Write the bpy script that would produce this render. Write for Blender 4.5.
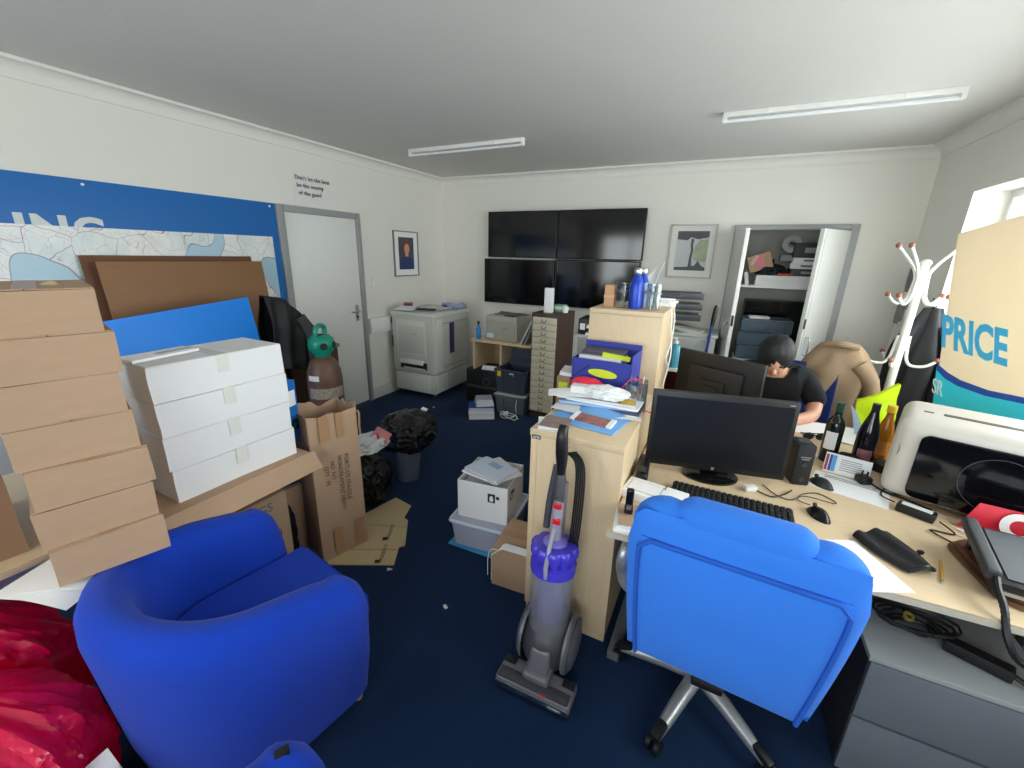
import bpy, bmesh, math, random
from mathutils import Vector, Matrix, noise, Euler
for o in list(bpy.data.objects): bpy.data.objects.remove(o, do_unlink=True)
S = bpy.context.scene
COL = S.collection
PI = math.pi
R = math.radians
# ------------------------------------------------------------------ camera
def make_camera():
    yaw, pit, rol, f = R(26.206), R(17.109), R(1.374), 419.83
    fw = Vector((-math.sin(yaw)*math.cos(pit), math.cos(yaw)*math.cos(pit), -math.sin(pit)))
    r = Vector((math.cos(yaw), math.sin(yaw), 0)); u = r.cross(fw)
    r2 = math.cos(rol)*r + math.sin(rol)*u; u2 = -math.sin(rol)*r + math.cos(rol)*u
    cd = bpy.data.cameras.new('camera'); cd.sensor_width = 36; cd.lens = f/1024*36; cd.clip_start = .02
    c = bpy.data.objects.new('camera', cd); COL.objects.link(c)
    m = Matrix.Identity(4)
    for i in range(3): m[i][0], m[i][1], m[i][2] = r2[i], u2[i], -fw[i]
    m.translation = (0, 0, 1.67); c.matrix_world = m; S.camera = c
make_camera()
# ------------------------------------------------------------------ world, daylight, exposure
W = bpy.data.worlds.new('daylight'); S.world = W; W.use_nodes = True
bg = W.node_tree.nodes['Background']; bg.inputs[0].default_value = (1, .995, .985, 1); bg.inputs[1].default_value = 6.0
def translucent(m, c, k=.5):
    nt = m.node_tree; N = nt.nodes; L = nt.links; t = N.new('ShaderNodeBsdfTranslucent'); t.inputs[0].default_value = rgb(c); mx = N.new('ShaderNodeMixShader'); mx.inputs[0].default_value = k
    L.new(N['Principled BSDF'].outputs[0], mx.inputs[1]); L.new(t.outputs[0], mx.inputs[2]); L.new(mx.outputs[0], N['Material Output'].inputs[0]); return m
def portal(name, loc, rot, sx, sy):
    l = bpy.data.lights.new(name, 'AREA'); l.shape = 'RECTANGLE'; l.size = sx; l.size_y = sy
    l.cycles.is_portal = True
    o = bpy.data.objects.new(name, l); COL.objects.link(o); o.location = loc; o.rotation_euler = rot
portal('window_daylight_right', (1.62, 2.45, 1.55), (0, R(90), 0), 1.2, 3.5)
portal('window_daylight_front_a', (-2.35, -1.62, 1.55), (R(90), 0, 0), 1.5, 1.3)
portal('window_daylight_front_b', (.2, -1.62, 1.55), (R(90), 0, 0), 1.7, 1.3)
S.view_settings.view_transform = 'Standard'; S.view_settings.look = 'None'
S.view_settings.gamma = 1; S.view_settings.use_curve_mapping = False
S.view_settings.exposure = 1.04
S.cycles.diffuse_bounces = 8; S.cycles.max_bounces = 14; S.cycles.transparent_max_bounces = 16
S.cycles.sample_clamp_indirect = 6
# ------------------------------------------------------------------ materials
def lin(c): 
    c = c/255
    return c/12.92 if c <= .04045 else ((c+.055)/1.055)**2.4
def rgb(c): return (lin(c[0]), lin(c[1]), lin(c[2]), 1)
MATS = {}
def M(name, c, rough=.55, metal=0, var=.08, scale=9, bump=0, bscale=120, spec=.5, stretch=None, trans=0, alpha=1, coat=0, sheen=0, ior=1.45, contrast=None):
    if name in MATS: return MATS[name]
    m = bpy.data.materials.new(name); m.use_nodes = True; nt = m.node_tree; N = nt.nodes; L = nt.links
    b = N['Principled BSDF']
    b.inputs['Roughness'].default_value = rough; b.inputs['Metallic'].default_value = metal
    b.inputs['Specular IOR Level'].default_value = spec; b.inputs['IOR'].default_value = ior
    b.inputs['Transmission Weight'].default_value = trans; b.inputs['Alpha'].default_value = alpha
    b.inputs['Coat Weight'].default_value = coat; b.inputs['Sheen Weight'].default_value = sheen
    tc = N.new('ShaderNodeTexCoord'); mp = N.new('ShaderNodeMapping'); L.new(tc.outputs['Object'], mp.inputs[0])
    if stretch: mp.inputs['Scale'].default_value = stretch
    n = N.new('ShaderNodeTexNoise'); n.inputs['Scale'].default_value = scale; n.inputs['Detail'].default_value = 5
    L.new(mp.outputs[0], n.inputs['Vector'])
    mx = N.new('ShaderNodeMix'); mx.data_type = 'RGBA'
    col = rgb(c); k = var
    c2 = contrast and rgb(contrast)
    mx.inputs[6].default_value = tuple(min(1, v*(1-k)) for v in col[:3])+(1,)
    mx.inputs[7].default_value = c2 or tuple(min(1, v*(1+k)) for v in col[:3])+(1,)
    L.new(n.outputs['Fac'], mx.inputs[0]); L.new(mx.outputs[2], b.inputs['Base Color'])
    if bump:
        n2 = N.new('ShaderNodeTexNoise'); n2.inputs['Scale'].default_value = bscale; n2.inputs['Detail'].default_value = 4
        L.new(mp.outputs[0], n2.inputs['Vector'])
        bp = N.new('ShaderNodeBump'); bp.inputs['Strength'].default_value = bump; bp.inputs['Distance'].default_value = .01
        L.new(n2.outputs['Fac'], bp.inputs['Height']); L.new(bp.outputs[0], b.inputs['Normal'])
    MATS[name] = m
    return m
def glassy(name, tint=(255, 255, 255), rough=.02, gloss=.12, edge=.6):
    m = bpy.data.materials.new(name); m.use_nodes = True; nt = m.node_tree; N = nt.nodes; L = nt.links
    N.remove(N['Principled BSDF'])
    t = N.new('ShaderNodeBsdfTransparent'); t.inputs[0].default_value = rgb(tint)
    g = N.new('ShaderNodeBsdfGlossy'); g.inputs['Roughness'].default_value = rough
    fr = N.new('ShaderNodeLayerWeight'); fr.inputs[0].default_value = .35
    mt = N.new('ShaderNodeMath'); mt.operation = 'MULTIPLY_ADD'; mt.inputs[1].default_value = edge; mt.inputs[2].default_value = gloss*.5
    mx = N.new('ShaderNodeMixShader')
    L.new(fr.outputs['Facing'], mt.inputs[0]); L.new(mt.outputs[0], mx.inputs[0]); L.new(t.outputs[0], mx.inputs[1]); L.new(g.outputs[0], mx.inputs[2])
    L.new(mx.outputs[0], N['Material Output'].inputs[0]); MATS[name] = m
    return m
wall_m = M('wall_paint', (226, 223, 216), .85, var=.02, scale=3, bump=.05, bscale=200)
ceil_m = M('ceiling_paint', (208, 206, 202), .9, var=.03, scale=2, bump=.15, bscale=90)
white_gloss = M('white_gloss_paint', (228, 228, 224), .4, var=.02)
grey_gloss = M('grey_gloss_paint', (150, 152, 153), .45, var=.04)
carpet = M('navy_carpet', (22, 46, 80), .97, var=.35, scale=160, bump=.6, bscale=420, spec=.1, sheen=.05)
oak = M('light_oak_laminate', (214, 190, 156), .45, var=.09, scale=7, stretch=(14, 14, 1.2))
oak_h = M('light_oak_laminate_top', (214, 190, 156), .42, var=.09, scale=7, stretch=(1.2, 14, 14))
oak_y = M('light_oak_laminate_long', (214, 190, 156), .42, var=.09, scale=7, stretch=(14, 1.2, 14))
edge_m = M('pale_grey_edging', (190, 182, 168), .5, var=.03)
card_m = M('brown_cardboard', (176, 146, 120), .85, var=.07, scale=12, bump=.08, bscale=60, stretch=(1, 1, 4))
card2_m = M('darker_cardboard', (156, 124, 100), .85, var=.09, scale=10, bump=.08, bscale=60)
card3_m = M('buff_cardboard', (198, 176, 136), .85, var=.06, scale=10)
tape_m = M('parcel_tape', (170, 132, 98), .3, var=.05, scale=20)
wtape_m = M('pale_tape', (222, 220, 214), .25, var=.03)
wbox_m = M('white_cardboard', (228, 228, 230), .7, var=.03, scale=10, bump=.04, bscale=50)
paper = M('white_paper', (236, 236, 238), .7, var=.02)
paper2 = M('grey_white_paper', (214, 214, 214), .7, var=.04)
ink = M('black_ink', (36, 36, 44), .6, var=.1)
ink_grey = M('grey_ink', (110, 112, 120), .6, var=.1)
black_pl = M('black_plastic', (20, 20, 23), .42, var=.2, scale=30)
dgrey_pl = M('dark_grey_plastic', (52, 54, 58), .5, var=.1)
grey_pl = M('mid_grey_plastic', (128, 130, 132), .45, var=.06)
lgrey_pl = M('pale_grey_plastic', (190, 192, 186), .5, var=.04)
white_pl = M('white_plastic', (228, 228, 226), .4, var=.03)
cream_pl = M('warm_grey_plastic', (176, 172, 160), .5, var=.04)
chrome = M('brushed_metal', (190, 192, 194), .3, 1, var=.05)
silver = M('silver_paint', (176, 178, 180), .35, .6, var=.05)
blue_fab = M('royal_blue_wool', (22, 62, 178), .95, var=.16, scale=5, bump=.25, bscale=600, spec=.15, sheen=.1)
chair_fab = M('mid_blue_fabric', (52, 122, 226), .9, var=.07, scale=5, bump=.2, bscale=500, spec=.2, sheen=.1)
screen_m = M('switched_off_screen', (8, 10, 13), .1, var=.05, spec=.5)
mat_screen = M('matt_monitor_screen', (12, 16, 24), .35, var=.05, spec=.4)
red_m = M('red_plastic', (200, 24, 44), .4, var=.06)
# ------------------------------------------------------------------ geometry helpers
class B:
    def __init__(s, mtx=None): s.bm = bmesh.new(); s.m = mtx or Matrix.Identity(4)
    def _tf(s, vs, m): bmesh.ops.transform(s.bm, matrix=s.m @ m, verts=vs)
    def box(s, c, d, rot=(0, 0, 0), bev=0, seg=2):
        t = bmesh.new(); bmesh.ops.create_cube(t, size=1)
        bmesh.ops.scale(t, vec=d, verts=t.verts)
        if bev: bmesh.ops.bevel(t, geom=t.edges[:], offset=min(bev, min(d)*.49), segments=seg, affect='EDGES', profile=.6)
        return s.add(t, Matrix.Translation(c) @ Euler(rot).to_matrix().to_4x4())
    def add(s, t, m=Matrix.Identity(4)):
        bmesh.ops.transform(t, matrix=s.m @ m, verts=t.verts)
        me = bpy.data.meshes.new('tmp'); t.to_mesh(me); t.free(); s.bm.from_mesh(me); bpy.data.meshes.remove(me)
        return s
    def cyl(s, p0, p1, r0, r1=None, seg=16, cap=True):
        p0, p1 = Vector(p0), Vector(p1); d = p1-p0
        t = bmesh.new(); bmesh.ops.create_cone(t, cap_ends=cap, segments=seg, radius1=r0, radius2=r0 if r1 is None else r1, depth=d.length)
        return s.add(t, Matrix.Translation((p0+p1)/2) @ d.to_track_quat('Z', 'Y').to_matrix().to_4x4())
    def ball(s, c, r, seg=16, rings=10, rot=(0, 0, 0)):
        if not hasattr(r, '__len__'): r = (r, r, r)
        t = bmesh.new(); bmesh.ops.create_uvsphere(t, u_segments=seg, v_segments=rings, radius=1)
        return s.add(t, Matrix.Translation(c) @ Euler(rot).to_matrix().to_4x4() @ Matrix.Diagonal((*r, 1)))
    def lathe(s, prof, seg=24, c=(0, 0, 0), rot=(0, 0, 0)):
        t = bmesh.new(); rings = []
        for r, z in prof:
            rings.append([t.verts.new((max(r, 1e-5)*math.cos(2*PI*i/seg), max(r, 1e-5)*math.sin(2*PI*i/seg), z)) for i in range(seg)])
        for a, b in zip(rings, rings[1:]):
            for i in range(seg): t.faces.new((a[i], a[(i+1) % seg], b[(i+1) % seg], b[i]))
        bmesh.ops.remove_doubles(t, verts=t.verts, dist=1e-4)
        return s.add(t, Matrix.Translation(c) @ Euler(rot).to_matrix().to_4x4())
    def tube(s, pts, r, seg=8, cyc=False):
        pts = [Vector(p) for p in pts]; t = bmesh.new(); rings = []; n = len(pts)
        up = Vector((0, 0, 1)); prev = None
        for i, p in enumerate(pts):
            if cyc: d = pts[(i+1) % n]-pts[i-1]
            else: d = pts[min(i+1, n-1)]-pts[max(i-1, 0)]
            d.normalize()
            if prev is None: a = d.orthogonal().normalized()
            else: a = (prev-d*prev.dot(d)); a = a.normalized() if a.length > 1e-6 else d.orthogonal().normalized()
            prev = a; b = d.cross(a); rr = r[i] if hasattr(r, '__len__') else r
            rings.append([t.verts.new(p+rr*(a*math.cos(2*PI*k/seg)+b*math.sin(2*PI*k/seg))) for k in range(seg)])
        pr = list(zip(rings, rings[1:]))+([(rings[-1], rings[0])] if cyc else [])
        for a, b in pr:
            for k in range(seg): t.faces.new((a[k], a[(k+1) % seg], b[(k+1) % seg], b[k]))
        if not cyc: t.faces.new(rings[0][::-1]); t.faces.new(rings[-1])
        return s.add(t)
    def prism(s, poly, h, m=Matrix.Identity(4), bev=0):
        t = bmesh.new(); vs = [t.verts.new((x, y, 0)) for x, y in poly]; f = t.faces.new(vs)
        if h:
            e = bmesh.ops.extrude_face_region(t, geom=[f]); bmesh.ops.translate(t, vec=(0, 0, h), verts=[v for v in e['geom'] if isinstance(v, bmesh.types.BMVert)])
            bmesh.ops.recalc_face_normals(t, faces=t.faces)
            if bev: bmesh.ops.bevel(t, geom=t.edges[:], offset=bev, segments=2, affect='EDGES')
        return s.add(t, m)
    def grid(s, fn, nu, nv, thick=0, closed_u=False):
        t = bmesh.new(); V = [[t.verts.new(fn(i/(nu-(0 if closed_u else 1)), j/(nv-1))) for j in range(nv)] for i in range(nu)]
        for i in range(nu-(0 if closed_u else 1)):
            for j in range(nv-1): t.faces.new((V[i][j], V[(i+1) % nu][j], V[(i+1) % nu][j+1], V[i][j+1]))
        if thick:
            bmesh.ops.recalc_face_normals(t, faces=t.faces)
            bmesh.ops.solidify(t, geom=t.faces[:], thickness=thick)
        return s.add(t)
    def obj(s, name, mat, parent=None, smooth=True, ang=40):
        bmesh.ops.recalc_face_normals(s.bm, faces=s.bm.faces)
        me = bpy.data.meshes.new(name); s.bm.to_mesh(me); s.bm.free(); me.materials.append(mat)
        if smooth:
            me.polygons.foreach_set('use_smooth', [True]*len(me.polygons)); me.set_sharp_from_angle(angle=R(ang))
        o = bpy.data.objects.new(name, me); COL.objects.link(o)
        if parent: o.parent = parent
        return o
def tag(o, label, cat, group=None):
    o['label'] = label; o['category'] = cat
    if group: o['group'] = group
    return o
def thing(name, label, cat, loc=(0, 0, 0), rz=0, group=None):
    o = bpy.data.objects.new(name, None); o.empty_display_size = .05; COL.objects.link(o)
    o.location = loc; o.rotation_euler = (0, 0, R(rz)); return tag(o, label, cat, group)
def place(o, loc, rz=0, rot=None):
    o.location = loc; o.rotation_euler = rot or (0, 0, R(rz)); return o
def struct(o): o['kind'] = 'structure'; return o
def srt(name):
    o = bpy.data.objects.new(name, None); COL.objects.link(o); return struct(o)
def text(name, s, size, mat, parent, m, ext=.0006, align='LEFT', sx=1.0, spacing=1.0, bold=0):
    cu = bpy.data.curves.new('t', 'FONT'); cu.body = s; cu.size = size; cu.extrude = ext; cu.align_x = align; cu.space_character = spacing
    cu.resolution_u = 3; cu.offset = bold
    o = bpy.data.objects.new('t', cu); COL.objects.link(o)
    me = bpy.data.meshes.new_from_object(o.evaluated_get(bpy.context.evaluated_depsgraph_get()))
    bpy.data.objects.remove(o); bpy.data.curves.remove(cu)
    me.transform(m @ Matrix.Diagonal((sx, 1, 1, 1))); me.materials.clear(); me.materials.append(mat)
    q = bpy.data.objects.new(name, me); COL.objects.link(q)
    if parent: q.parent = parent
    return q
def basis(o, x, y, z=None):
    x, y = Vector(x), Vector(y); z = Vector(z) if z else x.cross(y)
    m = Matrix.Identity(4)
    for i in range(3): m[i][0], m[i][1], m[i][2], m[i][3] = x[i], y[i], z[i], o[i]
    return m
def copy_tree(o, parent=None):
    c = o.copy(); COL.objects.link(c); c.parent = parent
    for ch in list(o.children): copy_tree(ch, c)
    return c
def nz(p, sc=1, seed=0): return noise.noise(Vector(p)*sc+Vector((seed*7.3, seed*3.1, seed*1.7)))
def rrect(w, d, r, n=5):
    out = []
    for cx, cy, a0 in ((w/2-r, d/2-r, 0), (-w/2+r, d/2-r, 90), (-w/2+r, -d/2+r, 180), (w/2-r, -d/2+r, 270)):
        out += [(cx+r*math.cos(R(a0+90*k/n)), cy+r*math.sin(R(a0+90*k/n))) for k in range(n+1)]
    return out
def arc(pts, n=6):
    "smooth Catmull-Rom through points"
    P = [Vector(p) for p in pts]; out = []
    for i in range(len(P)-1):
        p0, p1, p2, p3 = P[max(i-1, 0)], P[i], P[i+1], P[min(i+2, len(P)-1)]
        for k in range(n):
            t = k/n; out.append(.5*((2*p1)+(p2-p0)*t+(2*p0-5*p1+4*p2-p3)*t*t+(-p0+3*p1-3*p2+p3)*t**3))
    return out+[P[-1]]
def crumple(name, rad, mat, parent, seed=0, amp=.18, freq=5, sub=5, c=(0, 0, 0), flat=0, pinch=0):
    "a crumpled bag-like body: an icosphere with ridged creases"
    t = bmesh.new(); bmesh.ops.create_icosphere(t, subdivisions=sub, radius=1)
    for v in t.verts:
        n = v.co.normalized()
        k = 1+amp*(1-2*abs(nz(n, freq*.45, seed)))+amp*.6*(1-2*abs(nz(n, freq, seed+3)))+amp*.25*(1-2*abs(nz(n, freq*2.3, seed+5)))-amp*.5
        if pinch and n.z > 0: k *= 1-pinch*n.z**3
        p = n*k
        v.co = Vector((p.x*rad[0], p.y*rad[1], p.z*rad[2]))
        if v.co.z < flat: v.co.z = flat+(v.co.z-flat)*.12
    b = B(); b.add(t, Matrix.Translation(c)); return b.obj(name, mat, parent, ang=24)
def poly_bag(name, rad, h, mat, parent, seed=0, c=(0, 0, 0), amp=.19, knot=.25, nu=150, nv=100):
    "thin plastic sack: long sharp folds running down from a gathered top"
    def f(u, v):
        a = 2*PI*u; w = math.sin(PI*min(1, .002+v*.99)**.75)**.5
        q = Vector((math.cos(a)*1.7+.5*v, math.sin(a)*1.7, v*2.3))
        k = 0; fr = 1; am = 1
        for o_ in range(5):
            k += am*(1-2.2*abs(noise.noise(q*fr+Vector((seed*5.1+o_*3, seed*2.7, seed))))); fr *= 1.9; am *= .55
        d = 1+amp*(k-1.0)
        z = h*(1-v)+.06*h*noise.noise(q*1.5+Vector((seed, 9, 3)))*(1-v)
        if v < .18: d *= 1-.25*(1-v/.18)
        return Vector((c[0]+rad[0]*math.cos(a)*w*d-.45*rad[0]*(1-v)**3, c[1]+rad[1]*math.sin(a)*w*d-.75*rad[1]*(1-v)**3, c[2]+max(.002, z)))
    b = B(); b.grid(f, nu, nv, closed_u=True); return b.obj(name, mat, parent, ang=26)
# ================================================================== the room
LX, RX, BY, FY, CZ = -3.54, 1.40, 4.95, -1.5, 2.59
b = B(); b.box(((LX+RX)/2, (FY+BY+.75)/2, -.03), (RX-LX+.4, BY+.75-FY+.3, .06)); struct(b.obj('floor', carpet, smooth=False))
b = B(); b.box(((LX+RX)/2, (FY+BY)/2, CZ+.03), (RX-LX+.4, BY-FY+.3, .06)); struct(b.obj('ceiling', ceil_m, smooth=False))
DY0, DY1, DZ = 2.60, 3.43, 1.985
b = B()
b.box((LX-.06, (FY+DY0)/2, CZ/2), (.12, DY0-FY, CZ)); b.box((LX-.06, (DY1+BY)/2, CZ/2), (.12, BY-DY1, CZ))
b.box((LX-.06, (DY0+DY1)/2, (DZ+CZ)/2), (.12, DY1-DY0, CZ-DZ)); struct(b.obj('wall_left', wall_m, smooth=False))
KX0, KX1, KZ = .05, .915, 1.955
b = B()
b.box(((LX+KX0)/2, BY+.06, CZ/2), (KX0-LX, .12, CZ)); b.box(((KX1+RX)/2, BY+.06, CZ/2), (RX-KX1, .12, CZ)); b.box(((KX0+KX1)/2, BY+.06, (KZ+CZ)/2), (KX1-KX0, .12, CZ-KZ))
struct(b.obj('wall_back', wall_m, smooth=False))
closet_m = M('closet_plaster', (205, 203, 197), .9, var=.03)
b = B()
b.box(((KX0+KX1)/2, BY+.74, CZ/2), (1.5, .06, CZ)); b.box((-.28, BY+.42, CZ/2), (.06, .6, CZ)); b.box((1.22, BY+.42, CZ/2), (.06, .6, CZ)); b.box(((KX0+KX1)/2, BY+.42, 2.3), (1.5, .6, .06))
struct(b.obj('wall_closet', closet_m, smooth=False))
def wall_holes(name, axis, pos, a0, a1, holes, th):
    "wall along axis with rectangular holes (u0,u1,z0,z1)"
    b = B(); u = a0
    def seg(u0, u1, z0, z1):
        if u1-u0 < .002 or z1-z0 < .002: return
        c = (u0+u1)/2; zc = (z0+z1)/2
        if axis == 'y': b.box((pos, c, zc), (th, u1-u0, z1-z0))
        else: b.box((c, pos, zc), (u1-u0, th, z1-z0))
    for h in sorted(holes):
        seg(u, h[0], 0, CZ); seg(h[0], h[1], 0, h[2]); seg(h[0], h[1], h[3], CZ); u = h[1]
    seg(u, a1, 0, CZ); return struct(b.obj(name, wall_m, smooth=False))
wall_holes('wall_right', 'y', RX+.15, FY, BY, [(.75, 4.17, .98, 2.15)], .3)
wall_holes('wall_front', 'x', FY-.1, LX, RX, [(-3.05, -1.6, .95, 2.2), (-.6, 1.05, .95, 2.2)], .2)
pane_m = glassy('window_glass', (245, 250, 250), .01, .08)
def window(n, axis, pos, u0, u1, z0, z1, nm, inw):
    w = srt('window_%d' % n)
    def bx(name, u_0, u_1, z_0, z_1, th, mat, off=0):
        b = B(); c = (u_0+u_1)/2; zc = (z_0+z_1)/2
        if axis == 'y': b.box((pos+off, c, zc), (th, u_1-u_0, z_1-z_0), bev=.004)
        else: b.box((c, pos+off, zc), (u_1-u_0, th, z_1-z_0), bev=.004)
        b.obj(name, mat, w)
    f = .05
    bx('frame', u0, u1, z0, z0+f, .07, white_gloss); bx('frame', u0, u1, z1-f, z1, .07, white_gloss)
    bx('frame', u0, u0+f, z0+f, z1-f, .07, white_gloss); bx('frame', u1-f, u1, z0+f, z1-f, .07, white_gloss)
    st = (u1-u0-2*f)/nm
    for k in range(nm):
        a = u0+f+k*st
        if k: bx('mullion', a-.025, a+.025, z0+f, z1-f, .06, white_gloss)
        bx('pane', a+(.025 if k else 0), a+st-(.025 if k < nm-1 else 0), z0+f, z1-f, .006, pane_m)
    bx('sill', u0, u1, z0-.03, z0, .2, white_gloss, inw*.14)
window(1, 'y', RX+.22, .75, 4.17, .98, 2.15, 4, -1)
window(2, 'x', FY-.14, -3.05, -1.6, .95, 2.2, 2, 1)
window(3, 'x', FY-.14, -.6, 1.05, .95, 2.2, 2, 1)
# cornice: a cove profile run along each wall
def cornice(n, axis, pos, sgn, a0, a1):
    prof = [(0, 0), (.008, 0), (.012, -.006), (0, 0)]
    pts = [(0, -.092), (.012, -.092), (.012, -.082)]+[(.012+.066*(1-math.cos(R(90*k/6))), -.08+.062*math.sin(R(90*k/6))) for k in range(7)]+[(.088, -.018), (.088, 0), (0, 0)]
    b = B(); t = bmesh.new(); rows = []
    for a in (a0, a1):
        rows.append([t.verts.new((pos+sgn*u, a, CZ+v) if axis == 'y' else (a, pos+sgn*u, CZ+v)) for u, v in pts])
    for i in range(len(pts)): j = (i+1) % len(pts); t.faces.new((rows[0][i], rows[0][j], rows[1][j], rows[1][i]))
    b.add(t); struct(b.obj('trim_%d' % n, M('cornice_white', (224, 222, 216), .7, var=.02), ang=30))
cornice(1, 'y', LX, 1, FY, BY); cornice(2, 'x', BY, -1, LX, RX); cornice(3, 'y', RX, -1, FY, BY)
def skirting(name, c, d): b = B(); b.box(c, d, bev=.008); struct(b.obj(name, M('skirting_paint', (206, 205, 200), .5, var=.03)))
skirting('baseboard_left', (LX+.01, (3.47+BY)/2, .065), (.02, BY-3.47, .13)); skirting('baseboard_left_near', (LX+.01, (FY+2.53)/2, .065), (.02, 2.53-FY, .13))
skirting('baseboard_back', ((LX+0)/2, BY-.01, .065), (-LX, .02, .13)); skirting('baseboard_right', (RX-.01, (FY+BY)/2, .065), (.02, BY-FY, .13))
# dado cable trunking on the left wall
t4 = srt('trim_4')
b = B(); b.box((LX+.025, (3.49+BY)/2, .865), (.05, BY-3.49, .17), bev=.006); b.obj('trunking', white_gloss, t4)
b = B(); b.box((LX+.053, (3.49+BY)/2, .865), (.006, BY-3.49, .09), bev=.002); b.obj('cover', white_gloss, t4)
# the left door
d1 = srt('door_1')
for nm, c, d in (('frame', (LX+.008, 2.567, 1.02), (.05, .065, 2.04)), ('frame', (LX+.008, 3.445, 1.02), (.05, .04, 2.04)), ('frame', (LX+.008, 3.0, 2.012), (.05, .82, .055))):
    b = B(); b.box(c, d, bev=.003); b.obj(nm, grey_gloss, d1)
b = B(); b.box((LX-.028, 3.015, .995), (.044, .826, 1.975), bev=.003); b.obj('leaf', white_gloss, d1)
hd = B(); hd.box((LX-.002, 3.352, 1.03), (.008, .042, .17), bev=.004); h_ = hd.obj('handle_plate', chrome, d1)
hd = B(); hd.tube([(LX, 3.352, 1.05), (LX+.045, 3.352, 1.05), (LX+.055, 3.34, 1.05), (LX+.055, 3.24, 1.05)], .009); hd.obj('lever', chrome, h_)
hd = B(); hd.cyl((LX, 3.352, .985), (LX+.006, 3.352, .985), .012); hd.obj('keyhole', dgrey_pl, h_)
for z in (.25, 1.0, 1.75): b = B(); b.cyl((LX-.004, 2.606, z-.045), (LX-.004, 2.606, z+.045), .007, seg=10); b.obj('hinge', chrome, d1)
# closet with two open leaves
d2 = srt('door_2')
for c, d in (((.018, BY-.012, 1.0), (.064, .05, 2.0)), ((.948, BY-.012, 1.0), (.064, .05, 2.0)), (((KX0+KX1)/2, BY-.012, 1.978), (KX1-KX0, .05, .046))):
    b = B(); b.box(c, d, bev=.003); b.obj('frame', grey_gloss, d2)
def leaf(x, y, x2, y2):
    dx, dy = x2-x, y2-y; L_ = math.hypot(dx, dy); a = math.atan2(dy, dx)
    m = Matrix.Translation((x, y, 0)) @ Matrix.Rotation(a, 4, 'Z')
    b = B(m); b.box((L_/2, 0, .98), (L_, .036, 1.93), bev=.003); return b.obj('leaf', white_gloss, d2), m, L_
l1, m1, L1 = leaf(.012, 4.905, .095, 4.49)
b = B(m1); b.tube(arc([(L1-.07, -.016, 1.09), (L1-.07, -.055, 1.09), (L1-.07, -.06, 1.02), (L1-.07, -.055, .95), (L1-.07, -.016, .95)]), .006); b.obj('pull_handle', chrome, l1)
b = B(m1); b.box((L1+.001, 0, 1.12), (.006, .022, .1), bev=.003); b.obj('latch', black_pl, l1)
l2, m2, L2 = leaf(.91, 4.925, .66, 4.585)
b = B(m2); b.tube(arc([(L2-.08, .016, 1.0), (L2-.08, .05, 1.0), (L2-.08, .056, .92), (L2-.08, .05, .84), (L2-.08, .016, .84)]), .006); b.obj('pull_handle', chrome, l2)
b = B(m2); b.box((L2-.012, .019, 1.13), (.025, .006, .09), bev=.002); b.obj('latch', M('aged_brass', (120, 104, 84), .4, .7), l2)
b = B(m2); b.box((L2-.03, .0185, .98), (.006, .004, 1.93)); b.obj('bead', M('bead_grey', (198, 198, 192), .5), l2)  # thin upright strip, slightly greyer than the leaf
# wiring plates
sw = thing('light_switch', 'square white light switch on the wall beside the door', 'switch', (LX, 3.632, 1.345))
b = B(); b.box((.006, 0, 0), (.012, .09, .09), bev=.004); b.obj('plate', white_pl, sw); b = B(); b.box((.015, 0, 0), (.008, .02, .034), (0, R(6), 0), bev=.002); b.obj('rocker', white_pl, sw)
# strip lights
def strip_light(x0, x1, y, label):
    t = thing('strip_light', label, 'ceiling light', ((x0+x1)/2, y, CZ)); L_ = x1-x0
    b = B(); b.box((0, 0, -.015), (L_, .045, .03), bev=.004); b.obj('batten', white_pl, t)
    for s in (-1, 1): b = B(); b.box((s*(L_/2-.012), 0, -.04), (.028, .036, .04), bev=.006); b.obj('end_cap', white_pl, t)
    b = B(); b.cyl((-L_/2+.02, 0, -.05), (L_/2-.02, 0, -.05), .011, seg=14); b.obj('tube', M('unlit_tube', (222, 224, 228), .3), t)
    for s in (-.28, .28): b = B(); b.box((s*L_, 0, -.016), (.014, .052, .034), bev=.003); b.obj('clip', white_pl, t)
strip_light(-2.86, -1.67, 3.51, 'unlit white strip light on the ceiling toward the door wall')
strip_light(-.19, 1.0, 3.44, 'unlit white strip light on the ceiling toward the window wall')
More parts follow.
